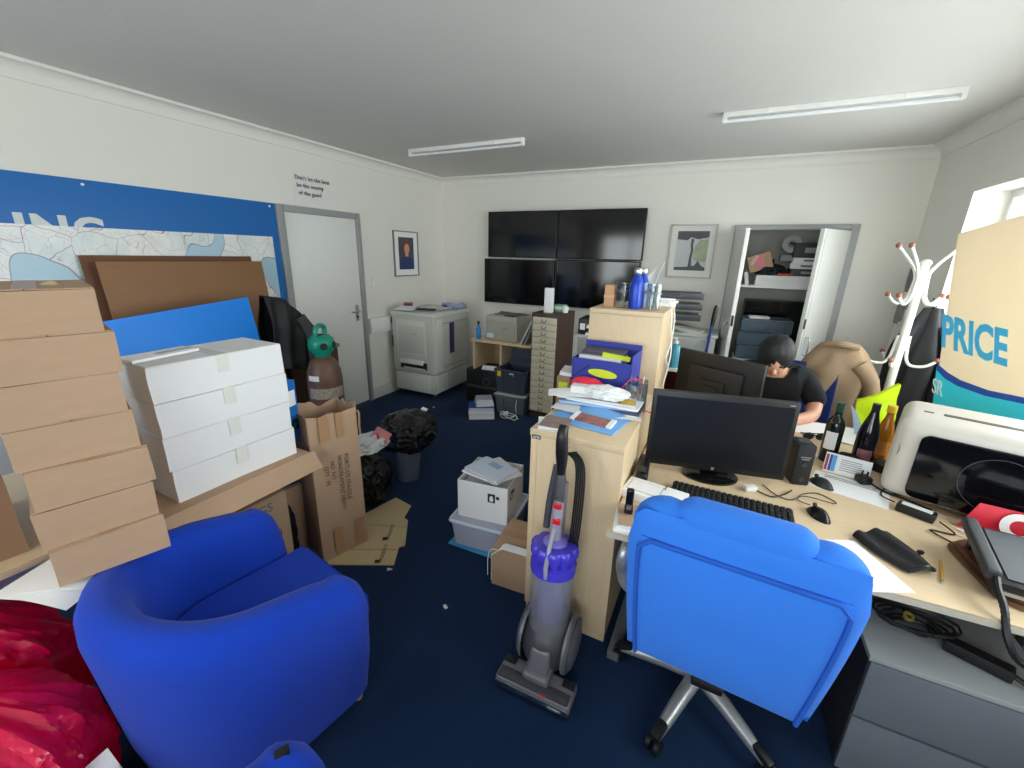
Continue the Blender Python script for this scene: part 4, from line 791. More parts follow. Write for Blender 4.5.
# shelf with papers behind the cabinets
sh = thing('metal_shelf_unit', 'low grey shelf unit holding papers between the drawer cabinet and tall cabinet', 'shelf', (-.83, 3.32, 0))
for z in (.3, .72, 1.07): b = B(); b.box((0, 0, z), (.36, .36, .02), bev=.002); b.obj('shelf', lgrey_pl, sh)
for sx in (-.17, .17):
    for sy in (-.17, .17): b = B(); b.box((sx, sy, .54), (.025, .025, 1.08)); b.obj('post', lgrey_pl, sh)
stack_obj('paper_pile', 'white paper heap on top of the grey shelf unit', 'papers', (-.80, 3.30, 1.0805), 8, [(.3, .22, .02, pal[0], 0, 0, 0), (.3, .2, .016, pal[1], .05, 0, 8), (.26, .2, .012, pal[4], .02, .0, -12), (.3, .22, .008, pal[0], .06, 0, 14), (.3, .2, .02, pal[0], .0, 0, 3)])
bkb = thing('black_box_file', 'black box file on the grey shelf unit beside the paper heap', 'folder', (-.98, 3.34, 1.0805), 4); b = B(); b.box((0, 0, .06), (.07, .26, .12), bev=.004); b.obj('body', black_pl, bkb); b = B(); b.box((0, -.1305, .06), (.04, .002, .05)); b.obj('label', paper, bkb)
crd = thing('leaning_card_box', 'narrow brown cardboard box with a lime tag beside the low cabinet', 'box', (-.715, 2.16, 0), 3)
b = B(); b.box((0, 0, .525), (.075, .18, 1.05), bev=.003); b.obj('body', card2_m, crd); b = B(); b.box((0, -.0915, .99), (.05, .002, .06)); b.obj('lime_tag', lime, crd); b = B(); b.box((.0, .0, 1.06), (.07, .15, .02), (0, R(5), R(6))); b.obj('papers_on_top', paper, crd)
# floor stack in front of the low cabinet
cx = thing('clear_storage_box', 'clear plastic storage box full of papers on the carpet', 'storage box', (-1.09, 1.965, .012), 6)
cpl = M('cloudy_plastic', (206, 210, 228), .25, var=.04, alpha=.55); CW_, CD_, CH_ = .33, .40, .17
for p0, p1 in (((-1, -1), (1, -1)), ((1, -1), (1, 1)), ((1, 1), (-1, 1)), ((-1, 1), (-1, -1))):
    b = B(); b.grid(lambda u, v: Vector(((p0[0]+(p1[0]-p0[0])*u)*CW_/2*(.9+.1*v), (p0[1]+(p1[1]-p0[1])*u)*CD_/2*(.9+.1*v), CH_*v)), 2, 2, .003); b.obj('wall', cpl, cx)
b = B(); b.tube([(CW_/2*sx*1.03, CD_/2*sy*1.03, CH_) for sx, sy in ((-1, -1), (-.9, -1.03), (.9, -1.03), (1, -1), (1.03, -.9), (1.03, .9), (1, 1), (.9, 1.03), (-.9, 1.03), (-1, 1), (-1.03, .9), (-1.03, -.9))], .011, 8, True); b.obj('rim', M('cloudy_rim', (196, 204, 222), .3), cx)
z = .004
for k, c in enumerate((pal[2], pal[3], M('mauve_print', (150, 130, 160), .5, var=.3, scale=20), pal[0], pal[1])): b = B(); b.box((0, 0, z+.014), (.28, .34, .027), (0, 0, R((-2, 3, -3, 2, 1)[k]))); b.obj('paper_bundle', c, cx, smooth=False); z += .0275
b = B(); b.box((0, 0, CH_+.006), (CW_, CD_, .008), bev=.002); b.obj('lid', cpl, cx)
b = B(); b.box((0, 0, .004), (.36, .40, .007), bev=.001); tag(place(b.obj('blue_folder', M('folder_teal', (70, 150, 200), .4)), (-1.09, 1.955, .001), 2), 'blue folder flat on the carpet under the clear storage box', 'folder')
xb = thing('white_lidded_box', 'white cardboard box with small black symbols on the clear storage box', 'box', (-1.085, 1.96, .195), 8)
XW, XD, XH = .30, .30, .235
for c, d in (((0, -XD/2, XH/2), (XW, .005, XH)), ((0, XD/2, XH/2), (XW, .005, XH)), ((-XW/2, 0, XH/2), (.005, XD, XH)), ((XW/2, 0, XH/2), (.005, XD, XH)), ((0, 0, .003), (XW, XD, .005))): b = B(); b.box(c, d); b.obj('side_panel', wbox_m, xb)
b = B(); b.box((0, 0, .1), (.27, .27, .2)); b.obj('papers_inside', pal[1], xb)
for m in (basis((.035, -XD/2-.003, .13), (1, 0, 0), (0, 0, 1), (0, -1, 0)), basis((XW/2+.003, -.10, .13), (0, 1, 0), (0, 0, 1), (1, 0, 0))):
    b = B(); b.prism([(0, 0), (.045, 0), (.045, .055), (0, .055)], .0008, m); q = b.obj('symbol_plate', ink, xb); b = B(); b.prism([(.012, .008), (.033, .008), (.033, .03), (.028, .042), (.017, .042), (.012, .03)], .0012, m); b.obj('symbol', paper, q)
    b = B(); b.prism([(.06+.011*math.cos(k*PI/6), .035+.011*math.sin(k*PI/6)) for k in range(12)], .0009, m); b.obj('symbol_dot', ink, xb)
ps = stack_obj('envelope_pile', 'heap of white envelopes on top of the white symbol box', 'envelopes', (-1.075, 1.955, .432), -18, [(.26, .22, .012, pal[0], -.02, 0, 10), (.25, .2, .014, pal[1], .02, .01, -12), (.26, .19, .012, M('pale_blue_envelope', (206, 214, 232), .5), .01, -.02, 4)])
b = B(); b.box((.0, .02, .0386), (.09, .05, .001)); b.obj('window', pal[2], ps, smooth=False)
kb = carton('cardboard_box', 'brown carton with a white strip on the carpet against the low cabinet', (-.79, 1.74, 0), 4, (.20, .27, .23), card_m, seed=61, side_tape=False)
b = B(); b.tube(arc([(-.06, -.15, .235), (-.10, -.15, .22), (-.115, -.15, .16), (-.115, -.15, .06)]), .002, 4); b.grid(lambda u, v: (.1-.2*u-.0*v, -.15+.05*v, .245-.1*max(0, u-.7)*2), 10, 2, .002); b.obj('white_strip', paper, kb)
b = B(); b.box((-.104, -.115, .09), (.004, .03, .15)); b.obj('white_label', paper, kb)
for k, (x, y) in enumerate(((-2.75, 3.6), (-1.42, 1.42), (-1.30, 2.05), (-1.0, 1.35), (.2, .95), (-2.35, 2.75))):
    b = B(); b.grid(lambda u, v: (-.014+.028*u, -.008+.016*v, .003+.006*math.sin(4*u+k)*v), 4, 3, .0006); tag(place(b.obj('paper_scrap', paper2), (x, y, .001), k*50), ('pale paper scrap on the carpet before the duplicator', 'pale paper scrap on the carpet near the flattened carton', 'pale paper scrap on the carpet beside the clear storage box', 'pale paper scrap on the open carpet in front of the vacuum head', 'pale paper scrap on the carpet behind the swivel chair', 'pale paper scrap on the carpet between bin and door')[k], 'scrap', 'litter on the carpet')
for k, (x, y, rz, l) in enumerate(((-.60, 1.86, 20, 'white sheet hanging off the low cabinet beside the magazine pile'), (-.55, 1.80, -6, 'creased white sheet half under the blue folder'), (-.36, 1.83, 12, 'white sheet between the blue folder and the acrylic pot'))):
    b = B(); b.grid(lambda u, v: (-.105+.21*u, -.05+.1*v, .012*math.sin(2.5*u+k)*v+.004), 8, 6, .001); tag(place(b.obj('loose_sheet', (paper, pal[1], paper)[k]), (x, y, Z1+(.066, .013, .013)[k]), rz), l, 'paper')
# ================================================================== vacuum cleaner
vc = thing('upright_vacuum_cleaner', 'grey and purple upright ball vacuum cleaner leaning on the low cabinet', 'vacuum cleaner', (-.44, 1.175, 0), 1)
vg = M('vacuum_grey', (116, 116, 124), .35, .2, var=.05); vd = M('vacuum_dark_grey', (70, 70, 76), .4, var=.06); vp = M('vacuum_purple', (70, 62, 196), .25, var=.12); vclear = M('vacuum_clear_bin', (158, 158, 172), .1, var=.06, alpha=.32)
b = B(); b.box((0, 0, .04), (.31, .115, .05), bev=.015, seg=3); hd = b.obj('floor_head', vg, vc)
b = B(); b.box((0, -.03, .068), (.29, .05, .012), (R(-12), 0, 0), bev=.004); b.obj('head_cover', vd, hd)
b = B(); b.box((0, .02, .075), (.11, .09, .05), bev=.018, seg=3); b.obj('neck_joint', vg, hd)
b = B(); b.box((.0, -.0585, .035), (.3, .006, .03), bev=.002); b.obj('front_bumper', chrome, hd)
for s in (-1, 1): b = B(); b.box((s*.125, .03, .068), (.05, .03, .01), bev=.003); b.obj('corner_trim', black_pl, hd)
b = B(); b.box((.045, -.055, .071), (.03, .004, .008)); b.obj('red_mark', red_m, hd)
text('lettering', 'dyson', .022, white_pl, hd, basis((.07, -.062, .03), (1, 0, 0), (0, 0, 1), (0, -1, 0)))
b = B(); b.ball((-.005, .155, .135), (.118, .135, .134), 28, 18); b.obj('ball', vd, vc)
for s in (-1, 1):
    b = B(); b.lathe([(.118, 0), (.118, .012), (.09, .03), (.05, .04), (0, .042)], 28, (s*.085-.005, .155, .135), (0, R(90*s), 0)); q = b.obj('ball_side', vg, vc)
    for k in range(3): b = B(); b.lathe([(.105-.025*k, 0), (.107-.025*k, .005), (.105-.025*k, .007)], 28, (s*(.094+.006*k)-.005+s*.010, .155, .135), (0, R(90*s), 0)); b.obj('groove', vd, q)
b = B(); b.box((0, .04, .125), (.085, .06, .11), (R(-18), 0, 0), bev=.02, seg=3); b.obj('front_cover', vg, vc)
LEAN = Matrix.Translation((-.008, .135, .2)) @ Matrix.Rotation(R(-7), 4, 'X') @ Matrix.Rotation(R(-1), 4, 'Y') @ Matrix.Diagonal((1.08, 1.08, 1, 1))
LEAN2 = LEAN @ Matrix.Translation((0, 0, .4)) @ Matrix.Diagonal((.85, .85, .72, 1)) @ Matrix.Translation((0, 0, -.4))
b = B(LEAN); b.lathe([(0, 0), (.07, 0), (.078, .02), (.082, .26), (.08, .265), (.076, .26), (.072, .02), (0, .012)], 32); b.obj('dust_bin', vclear, vc)
b = B(LEAN); b.lathe([(0, .02), (.045, .02), (.05, .1), (.058, .25), (0, .255)], 24); b.obj('bin_shroud', M('vacuum_mesh_violet', (104, 100, 176), .5, var=.2, scale=50), vc)
b = B(LEAN); b.lathe([(0, .262), (.084, .262), (.086, .275), (.086, .30), (.06, .31), (0, .31)], 32); cy = b.obj('cyclone_base', vp, vc)
for k in range(10):
    a = 2*PI*k/10; b = B(LEAN); b.lathe([(.012, .30), (.03, .345), (.032, .365), (.024, .378), (0, .38)], 14, (.06*math.cos(a), .06*math.sin(a), 0)); b.obj('cyclone', vp, cy)
b = B(LEAN); b.lathe([(0, .30), (.04, .30), (.045, .385), (.03, .40), (0, .402)], 20); b.obj('cyclone_core', M('vacuum_violet_pale', (120, 110, 196), .3, var=.1), cy)
b = B(LEAN); b.tube([(0, -.078, .27), (0, -.09, .32), (0, -.065, .39), (0, -.025, .45)], .009, 8); b.obj('carry_handle', M('vacuum_silver_clear', (150, 148, 164), .2, var=.1), vc)
b = B(LEAN2); b.box((0, .03, .53), (.05, .045, .38), bev=.015, seg=3); b.obj('spine', vg, vc)
b = B(LEAN2); b.tube([(0, -.005, .40), (0, -.002, .60), (0, .0, .74)], [.026, .023, .02], 14); wa = b.obj('wand', M('vacuum_silver_clear', (186, 184, 196), .2, var=.1), vc)
for z in (.51, .60): b = B(LEAN2); b.box((.004, -.022, z), (.036, .014, .036), bev=.006); b.obj('red_latch', red_m, wa)
b = B(LEAN2); b.lathe([(.0, .62), (.024, .62), (.024, .74), (.018, .78), (0, .78)], 16, (0, .0, 0)); b.obj('wand_collar', vd, vc)
b = B(LEAN2); b.tube(arc([(0, .0, .75), (0, -.005, .83), (0, -.02, .92), (0, -.028, 1.0), (0, -.012, 1.05)], 4), [.018, .018, .019, .02, .022, .024, .025, .026, .026, .026, .025, .024, .023, .022, .021, .02, .017], 12); b.obj('handle', black_pl, vc)
for k in range(5): b = B(LEAN2); xo = .036+.009*k; b.tube(arc([(xo-.03, .04, .88+.004*k), (xo+.015, .035, .82), (xo+.024, .03, .6), (xo+.012, .035, .33), (xo-.02, .04, .27)]), .0045, 6); b.obj('power_cord', black_pl, vc)
b = B(LEAN2); b.tube(arc([(-.03, .03, .8), (-.05, .035, .6), (-.06, .04, .42)]), .016, 10); b.obj('hose', vd, vc)
# ================================================================== desks
dsk = thing('desk', 'light oak desk in front of the blue swivel chair', 'desk', (0, 0, 0))
poly = [(-.252, 1.315), (-.05, 1.325), (.12, 1.35), (.30, 1.395), (.45, 1.425), (.9, 1.438), (1.27, 1.44), (1.27, 2.125), (-.252, 2.125)]
b = B(); b.prism(poly, .026, Matrix.Translation((0, 0, .703)), bev=.002); b.obj('desktop', oak_h, dsk)
b = B(); b.prism([(x, y-.0012) for x, y in poly[:7]]+[(x, y+.004) for x, y in poly[:7]][::-1], .022, Matrix.Translation((0, 0, .705))); b.obj('edging', edge_m, dsk)
gm = M('grey_metal_leg', (120, 124, 130), .4, .4)
for x in (-.2, 1.2):
    b = B(); b.box((x, 1.95, .35), (.05, .05, .70), bev=.004); b.obj('leg', gm, dsk); b = B(); b.box((x, 1.75, .02), (.05, .60, .04), bev=.004); b.obj('foot', gm, dsk); b = B(); b.box((x, 1.75, .69), (.04, .5, .025)); b.obj('bracket', gm, dsk)
b = B(); b.box((.5, 2.09, .45), (1.36, .018, .4)); b.obj('modesty_panel', M('dark_modesty_panel', (46, 46, 52), .6), dsk)
ds2 = thing('desk', 'light oak desk where the person is seated', 'desk', (0, 0, 0))
b = B(); b.box((.51, 2.565, .716), (1.52, .86, .026), bev=.002); b.obj('desktop', oak_h, ds2)
for x in (-.2, 1.2):
    b = B(); b.box((x, 2.4, .35), (.05, .05, .70), bev=.004); b.obj('leg', gm, ds2); b = B(); b.box((x, 2.55, .02), (.05, .7, .04), bev=.004); b.obj('foot', gm, ds2)
DZ_ = .7295
def monitor(label, x, y, rz, w, h, zb, facing, basew):
    t = thing('monitor', label, 'monitor', (x, y, DZ_), rz); k = zb-DZ_
    b = B(); b.box((0, 0, k+h/2), (w, .028, h), bev=.006); b.obj('bezel', black_pl, t)
    b = B(); b.box((0, -.0145, k+h/2), (w-.036, .002, h-.05)); b.obj('screen', mat_screen, t)
    b = B(); b.box((0, .025, k+h/2-.01), (w*.62, .04, h*.62), bev=.016); bk = b.obj('rear_housing', M('housing_black', (30, 30, 33), .5, var=.1), t)
    b = B(); b.box((0, .048, k+h*.42), (.15, .02, .09), bev=.006); b.obj('mount_plate', black_pl, bk)
    b = B(); b.box((0, .05, (k+h*.45)/2+.005), (.075, .03, k+h*.45), bev=.006); b.obj('neck', black_pl, t)
    b = B(); b.lathe([(0, 0), (basew/2, 0), (basew/2, .008), (basew*.38, .016), (0, .018)], 36, (0, .02, 0)); q = b.obj('base', M('glossy_black', (15, 15, 17), .2), t); q.scale = (1, .78, 1)
    b = B(); b.box((0, -.0155, k+.014), (.012, .002, .012)); b.obj('logo', chrome, t); b = B(); b.box((w/2-.03, -.0155, k+h-.015), (.02, .002, .005)); b.obj('badge', grey_pl, t)
    return t
monitor('wide black monitor facing the blue swivel chair', .062, 1.925, 12, .575, .355, .765, 1, .235)
m2_ = monitor('black monitor seen from behind in front of the seated person', .03, 2.66, 150, .52, .325, .815, 1, .22)
text('lettering', 'iiyama', .022, M('badge_grey', (90, 90, 94), .4), m2_, basis((.05, .0585, .222), (-1, 0, 0), (0, 0, 1), (0, 1, 0)))
# keyboard, mice, speaker
kbd = thing('keyboard', 'black keyboard between the wide monitor and the swivel chair', 'keyboard', (.14, 1.70, DZ_), -1)
b = B(); b.box((0, 0, .009), (.44, .135, .016), (R(2), 0, 0), bev=.004); b.obj('case', black_pl, kbd)
b = B()
for r_ in range(6):
    for c_ in range(21): b.box((-.205+.0205*c_, -.05+.02*r_, .021+.0007*r_), (.017, .016, .008), bev=.002, seg=1)
o = b.obj('keys', M('key_black', (28, 28, 31), .5), kbd); o['kind'] = 'stuff'
def mouse(label, x, y, rz, mat):
    t = thing('computer_mouse', label, 'mouse', (x, y, DZ_), rz)
    b = B(); b.grid(lambda u, v: (lambda a, r: Vector((.031*r*math.cos(a)*(1+.06*math.cos(2*a)), .057*r*math.sin(a), .034*(1-r**2.6)*(1-.25*math.sin(a)*r))))(2*PI*u, v), 28, 12, closed_u=True); b.box((0, 0, .001), (.03, .06, .002)); b.obj('shell', mat, t, ang=70)
    b = B(); b.cyl((-.004, .03, .03), (.004, .03, .03), .008, seg=12); b.obj('scroll_wheel', dgrey_pl, t); return t
mo = mouse('glossy black wired mouse on the bare desk beside the keyboard', .452, 1.80, 24, M('glossy_black', (15, 15, 17), .2)); mouse('matt black mouse on the printed sheet beside the speaker', .505, 2.09, 38, M('mouse_charcoal', (38, 38, 42), .5))
b = B(); b.tube(arc([(0, .055, .012), (-.02, .1, .006), (.03, .15, .004), (.1, .16, .004), (.13, .10, .004), (.1, .08, .01), (.02, .12, .012), (-.05, .1, .004), (-.09, .14, .004), (-.10, .22, .004)]), .0022, 6); b.obj('wire', black_pl, mo)
sp = thing('desktop_speaker', 'black desktop speaker beside the wide monitor', 'speaker', (.405, 2.085, DZ_), 14)
b = B(); b.box((0, 0, .095), (.07, .10, .19), bev=.008); b.obj('cabinet', M('speaker_black', (26, 26, 28), .6), sp); b = B(); b.lathe([(0, 0), (.022, .0), (.024, .003), (.016, .004), (0, .002)], 20, (0, -.0, .19)); b.obj('top_vent', dgrey_pl, sp)
for z in (.03, .1): b = B(); b.cyl((.0, -.05, z), (0, -.054, z), .01, seg=12); b.obj('socket', dgrey_pl, sp)
b = B(); b.box((.0, -.0505, .135), (.04, .001, .004)); b.box((0, -.0505, .125), (.03, .001, .004)); b.obj('rear_print', grey_pl, sp)['kind'] = 'stuff'
# left end of the desk: papers, pack, stapler, handset
stack_obj('paper_pile', 'paper stack on a buff card at the desk corner under the stapler', 'papers', (-.165, 1.405, DZ_), 8, [(.16, .15, .012, pal[0], 0, 0, 0), (.15, .15, .008, pal[1], .01, .01, -4), (.14, .14, .004, card_m, 0, .02, 6)])
stp = thing('stapler', 'black stapler standing on end at the desk corner', 'stapler', (-.203, 1.43, DZ_+.0245), 10)
b = B(); b.box((0, 0, .012), (.032, .035, .022), bev=.005); b.obj('base', black_pl, stp); b = B(); b.box((0, .004, .05), (.028, .024, .09), (R(-6), 0, 0), bev=.009, seg=3); b.obj('arm', M('glossy_black', (15, 15, 17), .2), stp); b = B(); b.box((0, -.012, .028), (.018, .01, .018), bev=.002); b.obj('jaw', chrome, stp)
pkx = thing('printed_paper_pack', 'white printed paper pack lying between stapler and keyboard', 'box', (-.135, 1.615, DZ_), -8)
b = B(); b.box((0, 0, .0175), (.24, .13, .035), bev=.003); b.obj('pack', paper, pkx); b = B(); b.box((-.04, .0, .0355), (.13, .085, .0008)); q = b.obj('print_frame', ink_grey, pkx); b = B(); b.box((-.04, 0, .0359), (.126, .081, .0008)); b.obj('print_field', paper, q); text('lettering', 'LIABLE', .026, M('red_brown_ink', (140, 70, 70), .6), pkx, Matrix.Translation((.04, -.045, .0362)))
b = B(); b.box((.0305, .05, .0365), (.003, .04, .002)); b.obj('mark', ink, pkx)
hs_ = thing('black_handset', 'black slim handset leaning at the cabinet side of the desk', 'handset', (-.213, 1.80, DZ_), 5); b = B(); b.box((0, 0, .03), (.05, .2, .05), (R(4), 0, 0), bev=.018, seg=3); b.obj('body', black_pl, hs_); b = B(); b.box((.0, -.06, .056), (.03, .05, .006), bev=.002); b.obj('keypad', dgrey_pl, hs_)
pe = thing('white_plug_cable', 'little white plug and cable beneath the wide monitor', 'plug', (.22, 1.88, DZ_), 0); b = B(); b.box((0, 0, .012), (.05, .03, .022), (0, 0, .5), bev=.005); b.obj('plug', white_pl, pe); b = B(); b.tube(arc([(.02, 0, .008), (.08, -.02, .005), (.13, .03, .005), (.16, .08, .005)]), .003, 6); b.obj('cable', black_pl, pe)
# printed sheets
def sheet(name, label, x, y, rz, w, d, mat=paper, dz=0, lines=0):
    t = thing(name, label, 'paper', (x, y, DZ_+dz), rz); b = B(); b.grid(lambda u, v: (-w/2+w*u, -d/2+d*v, .001+.003*math.sin(3*u)*v), 6, 6, .0006); b.obj('sheet', mat, t)
    for k in range(lines): b = B(); b.box((0, d*.35-k*d*.1, .0045), (w*.7, d*.025, .0006)); b.obj('print_line', ink_grey, t)
    return t
sheet('printed_sheet', 'white printed sheet spread under the matt mouse', .61, 2.115, -16, .27, .19, lines=2); sheet('paper_sheet', 'white sheet on the desk between chair and black pouch', .525, 1.535, 26, .15, .24)
sheet('paper_sheet', 'white sheet on the far desk before the seated person', .62, 2.86, 5, .30, .21); sheet('paper_sheet', 'white sheet near the wine bottles on the far desk', .80, 2.80, -20, .21, .28, dz=.004); sheet('paper_sheet', 'small white note behind the speaker', .47, 2.45, 15, .14, .10)
cd_ = thing('standing_card', 'folded card with blue stripes standing before the wine bottles', 'card', (.625, 2.27, DZ_), -14)
cd_.scale = (.85, .85, .85)
for s in (-1, 1): b = B(); b.box((0, s*.018, .05), (.20, .0016, .105), (R(18*s), 0, 0)); b.obj('panel', paper, cd_, smooth=False)
for k, c in enumerate(((150, 60, 90), (60, 70, 140), (80, 160, 220))): b = B(); b.box((-.09+.016*k, -.0195, .05), (.012+.006*(k == 2), .0016, .09), (R(-18), 0, 0)); b.obj('stripe', M('stripe_%d' % k, c, .5), cd_)
for k in range(6): b = B(); b.box((.015, -.0195-.0045*(2.5-k)*.32*.4+.0, .08-.011*k), (.09, .0016, .003), (R(-18), 0, 0)); o = b.obj('print_line', ink_grey, cd_); o.location.y = -.0008+(-.004*(k-2.7))*.9
# bottles
def bottle(name, label, x, y, prof, mat, cap, cz, rc, lab=None, labm=None):
    t = thing(name, label, 'bottle', (x, y, DZ_)); b = B(); b.lathe(prof, 28); b.obj('bottle', mat, t)
    b = B(); b.lathe([(rc, cz[0]), (rc*1.05, cz[0]+.002), (rc*1.05, cz[1]), (0, cz[1]+.001)], 20); b.obj('cap', cap, t)
    if lab: b = B(); b.grid(wrap(lab[0], lab[1], lab[2], lab[3], lab[4]), 16, 2, .0006); b.obj('label', labm or paper, t)
gl = M('dark_green_glass', (20, 26, 18), .08, var=.1, spec=.6); gl2 = M('blue_black_glass', (14, 16, 26), .08, var=.1, spec=.6); amber = M('amber_oil', (190, 120, 24), .08, var=.15, trans=.4, spec=.6)
bottle('wine_bottle', 'dark green wine bottle with a square white label', .575, 2.40, [(0, 0), (.036, 0), (.038, .006), (.038, .19), (.03, .215), (.016, .235), (.0145, .25), (.0145, .30), (0, .30)], gl, M('green_foil', (24, 62, 50), .4), (.255, .302), .0152, (.0388, -150, -75, .07, .16))
bottle('wine_bottle', 'dark blue-black sparkling wine bottle with a pink label', .715, 2.43, [(0, 0), (.041, 0), (.043, .008), (.043, .15), (.034, .2), (.02, .25), (.0145, .28), (.0145, .31), (0, .31)], gl2, M('black_foil', (20, 22, 30), .4), (.275, .312), .0152, (.0438, -140, -60, .035, .09), M('pink_label', (150, 100, 104), .5, var=.3, scale=40))
bottle('oil_bottle', 'amber bottle with a yellow cap beside the microwave', .795, 2.50, [(0, 0), (.032, 0), (.034, .006), (.034, .15), (.026, .2), (.015, .24), (.014, .27), (0, .27)], amber, M('yellow_cap', (232, 196, 40), .4), (.262, .296), .018, (.0345, -150, -60, .05, .12), M('orange_label', (206, 132, 60), .5))
st_ = thing('tape_roll', 'black tape roll lying behind the sparkling wine bottle', 'tape', (.785, 2.40, DZ_)); b = B(); b.lathe([(.02, 0), (.042, 0), (.042, .04), (.02, .04), (.02, 0)], 24); b.obj('roll', black_pl, st_); b = B(); b.lathe([(.018, 0), (.021, 0), (.021, .041), (.018, .041), (.018, 0)], 20); b.obj('core', grey_pl, st_)
sc_ = thing('black_cloth_case', 'soft black case between the two wine bottles', 'case', (.645, 2.37, DZ_)); crumple('body', (.05, .04, .035), M('black_nylon', (22, 22, 26), .6), sc_, 40, .12, 4, 4, (0, 0, .03), flat=-.02)
gls = thing('sunglasses', 'dark folded sunglasses lying by the speaker on the far desk', 'glasses', (.56, 2.66, DZ_), 20)
for s in (-1, 1): b = B(); b.ball((s*.033, 0, .022), (.03, .006, .022), 16, 10); b.obj('lens', black_pl, gls); b = B(); b.tube([(s*.065, 0, .03), (s*.05, .05, .02), (-s*.03, .055, .015)], .003, 6); b.obj('arm', black_pl, gls)
b = B(); b.box((0, 0, .028), (.02, .006, .006)); b.obj('bridge', black_pl, gls)
pn = thing('blue_pen', 'blue pen lying beside the sunglasses', 'pen', (.50, 2.60, DZ_), 125); b = B(); b.cyl((-.06, 0, .006), (.05, 0, .006), .006, seg=10); b.obj('barrel', M('pen_blue', (40, 60, 190), .3), pn); b = B(); b.cyl((.05, 0, .006), (.066, 0, .006), .005, .001, 10); b.obj('tip', chrome, pn)
hv = thing('hi_vis_vest', 'lime yellow high visibility vest heaped at the end of the far desk', 'vest', (.835, 2.88, DZ_), 6)
hvm = M('hi_vis_yellow', (208, 240, 20), .7, var=.08, scale=20)
def hvf(u, v):
    x = (-.03+.12*u)*(1-v)+(-.10+.19*u)*v*.9+.05*v*(u > .5)*0; top = .20+.11*u
    return Vector((x, .03*math.sin(5*u+3*v)*.6+.01*math.sin(11*v), .012+top*v))
b = B(); b.grid(hvf, 18, 14, .022); b.obj('fabric', hvm, hv, ang=80)
b = B(); b.grid(lambda u, v: Vector((-.062-.05*v+.05*u*(1-.3*v), -.025, .01+.17*v*(1-.25*u))), 8, 8, .004); b.obj('reflective_band', M('reflective_grey', (150, 170, 190), .3), hv)
# microwave, adaptor, cables, placard
mw = thing('microwave_oven', 'cream microwave oven with a dark glass door', 'microwave', (1.015, 2.21, DZ_), -19)
cm = M('microwave_cream', (196, 190, 182), .35, var=.03)
b = B(); b.box((0, 0, .183), (.53, .36, .345), bev=.055, seg=5); bd = b.obj('casing', cm, mw)
b = B(); b.prism(rrect(.44, .27, .03), .012, basis((.035, -.181, .168), (1, 0, 0), (0, 0, 1), (0, -1, 0)), bev=.004); dr = b.obj('door', M('microwave_black_glass', (10, 11, 15), .08, var=.05, spec=.6), mw)
b = B(); b.lathe([(.105, 0), (.107, 0), (.107, .0008), (.105, .0008), (.105, 0)], 48, (.05, -.1935, .168), (R(90), 0, 0)); b.obj('printed_ring', M('ring_grey', (70, 74, 80), .3), dr)
b = B(); b.box((.05, -.03, .3555), (.38, .032, .004), bev=.001); b.obj('top_vent', M('vent_dark', (86, 78, 70), .6), bd); b = B(); b.box((-.185, -.03, .3552), (.03, .018, .004), bev=.001); b.obj('top_badge', M('vent_dark', (86, 78, 70), .6), bd)
b = B(); b.prism([(0, 0), (.02, -.005), (.035, .04), (.03, .07), (.012, .05)], .003, basis((-.252, -.15, .17), (.5, -.85, 0), (0, 0, 1), (-.85, -.5, 0))); b.obj('side_grip', grey_pl, bd)
for sx in (-.2, .2):
    for sy in (-.12, .12): b = B(); b.cyl((sx, sy, 0), (sx, sy, .02), .016, seg=12); b.obj('foot', black_pl, mw)
ad = thing('power_adaptor', 'black power adaptor brick with a white label before the microwave', 'adaptor', (.795, 1.99, DZ_), -28); b = B(); b.box((0, 0, .017), (.115, .05, .034), bev=.006); b.obj('brick', black_pl, ad); b = B(); b.box((0, 0, .0345), (.09, .03, .001)); b.obj('label', paper2, ad)
b = B(); b.tube(arc([(.07, -.01, .015), (.12, -.05, .006), (.06, -.09, .006), (.14, -.12, .006), (.2, -.06, .01), (.26, -.1, .006)]), .003, 6); b.obj('cable', black_pl, ad)
b = B(); b.tube(arc([(-.07, .02, .015), (-.12, .06, .006), (-.13, .14, .006), (-.1, .2, .006)]), .003, 6); b.obj('cable', black_pl, ad)
wl_ = thing('white_usb_cable', 'white cable looped on the desk before the microwave', 'cable', (.96, 1.86, DZ_)); b = B(); b.tube(arc([(-.08, .04, .005), (0, .0, .005), (.08, .02, .008), (.1, .07, .005), (.02, .06, .008), (-.06, .08, .005), (.0, .03, .009), (.12, -.03, .005)]), .003, 6); b.obj('cable', white_pl, wl_)
pl_ = thing('mains_plug', 'black mains plug lying beside the microwave', 'plug', (.675, 2.20, DZ_), 20); b = B(); b.box((0, 0, .02), (.05, .05, .035), bev=.01); b.obj('body', black_pl, pl_)
for dx, dy in ((-.012, 0), (.012, 0), (0, .015)): b = B(); b.box((dx, dy, .046), (.006, .004, .02)); b.obj('pin', black_pl, pl_)
b = B(); b.tube(arc([(.02, -.02, .012), (.04, -.08, .006), (.08, -.12, .006), (.13, -.2, .006)]), .004, 6); b.obj('lead', black_pl, pl_)
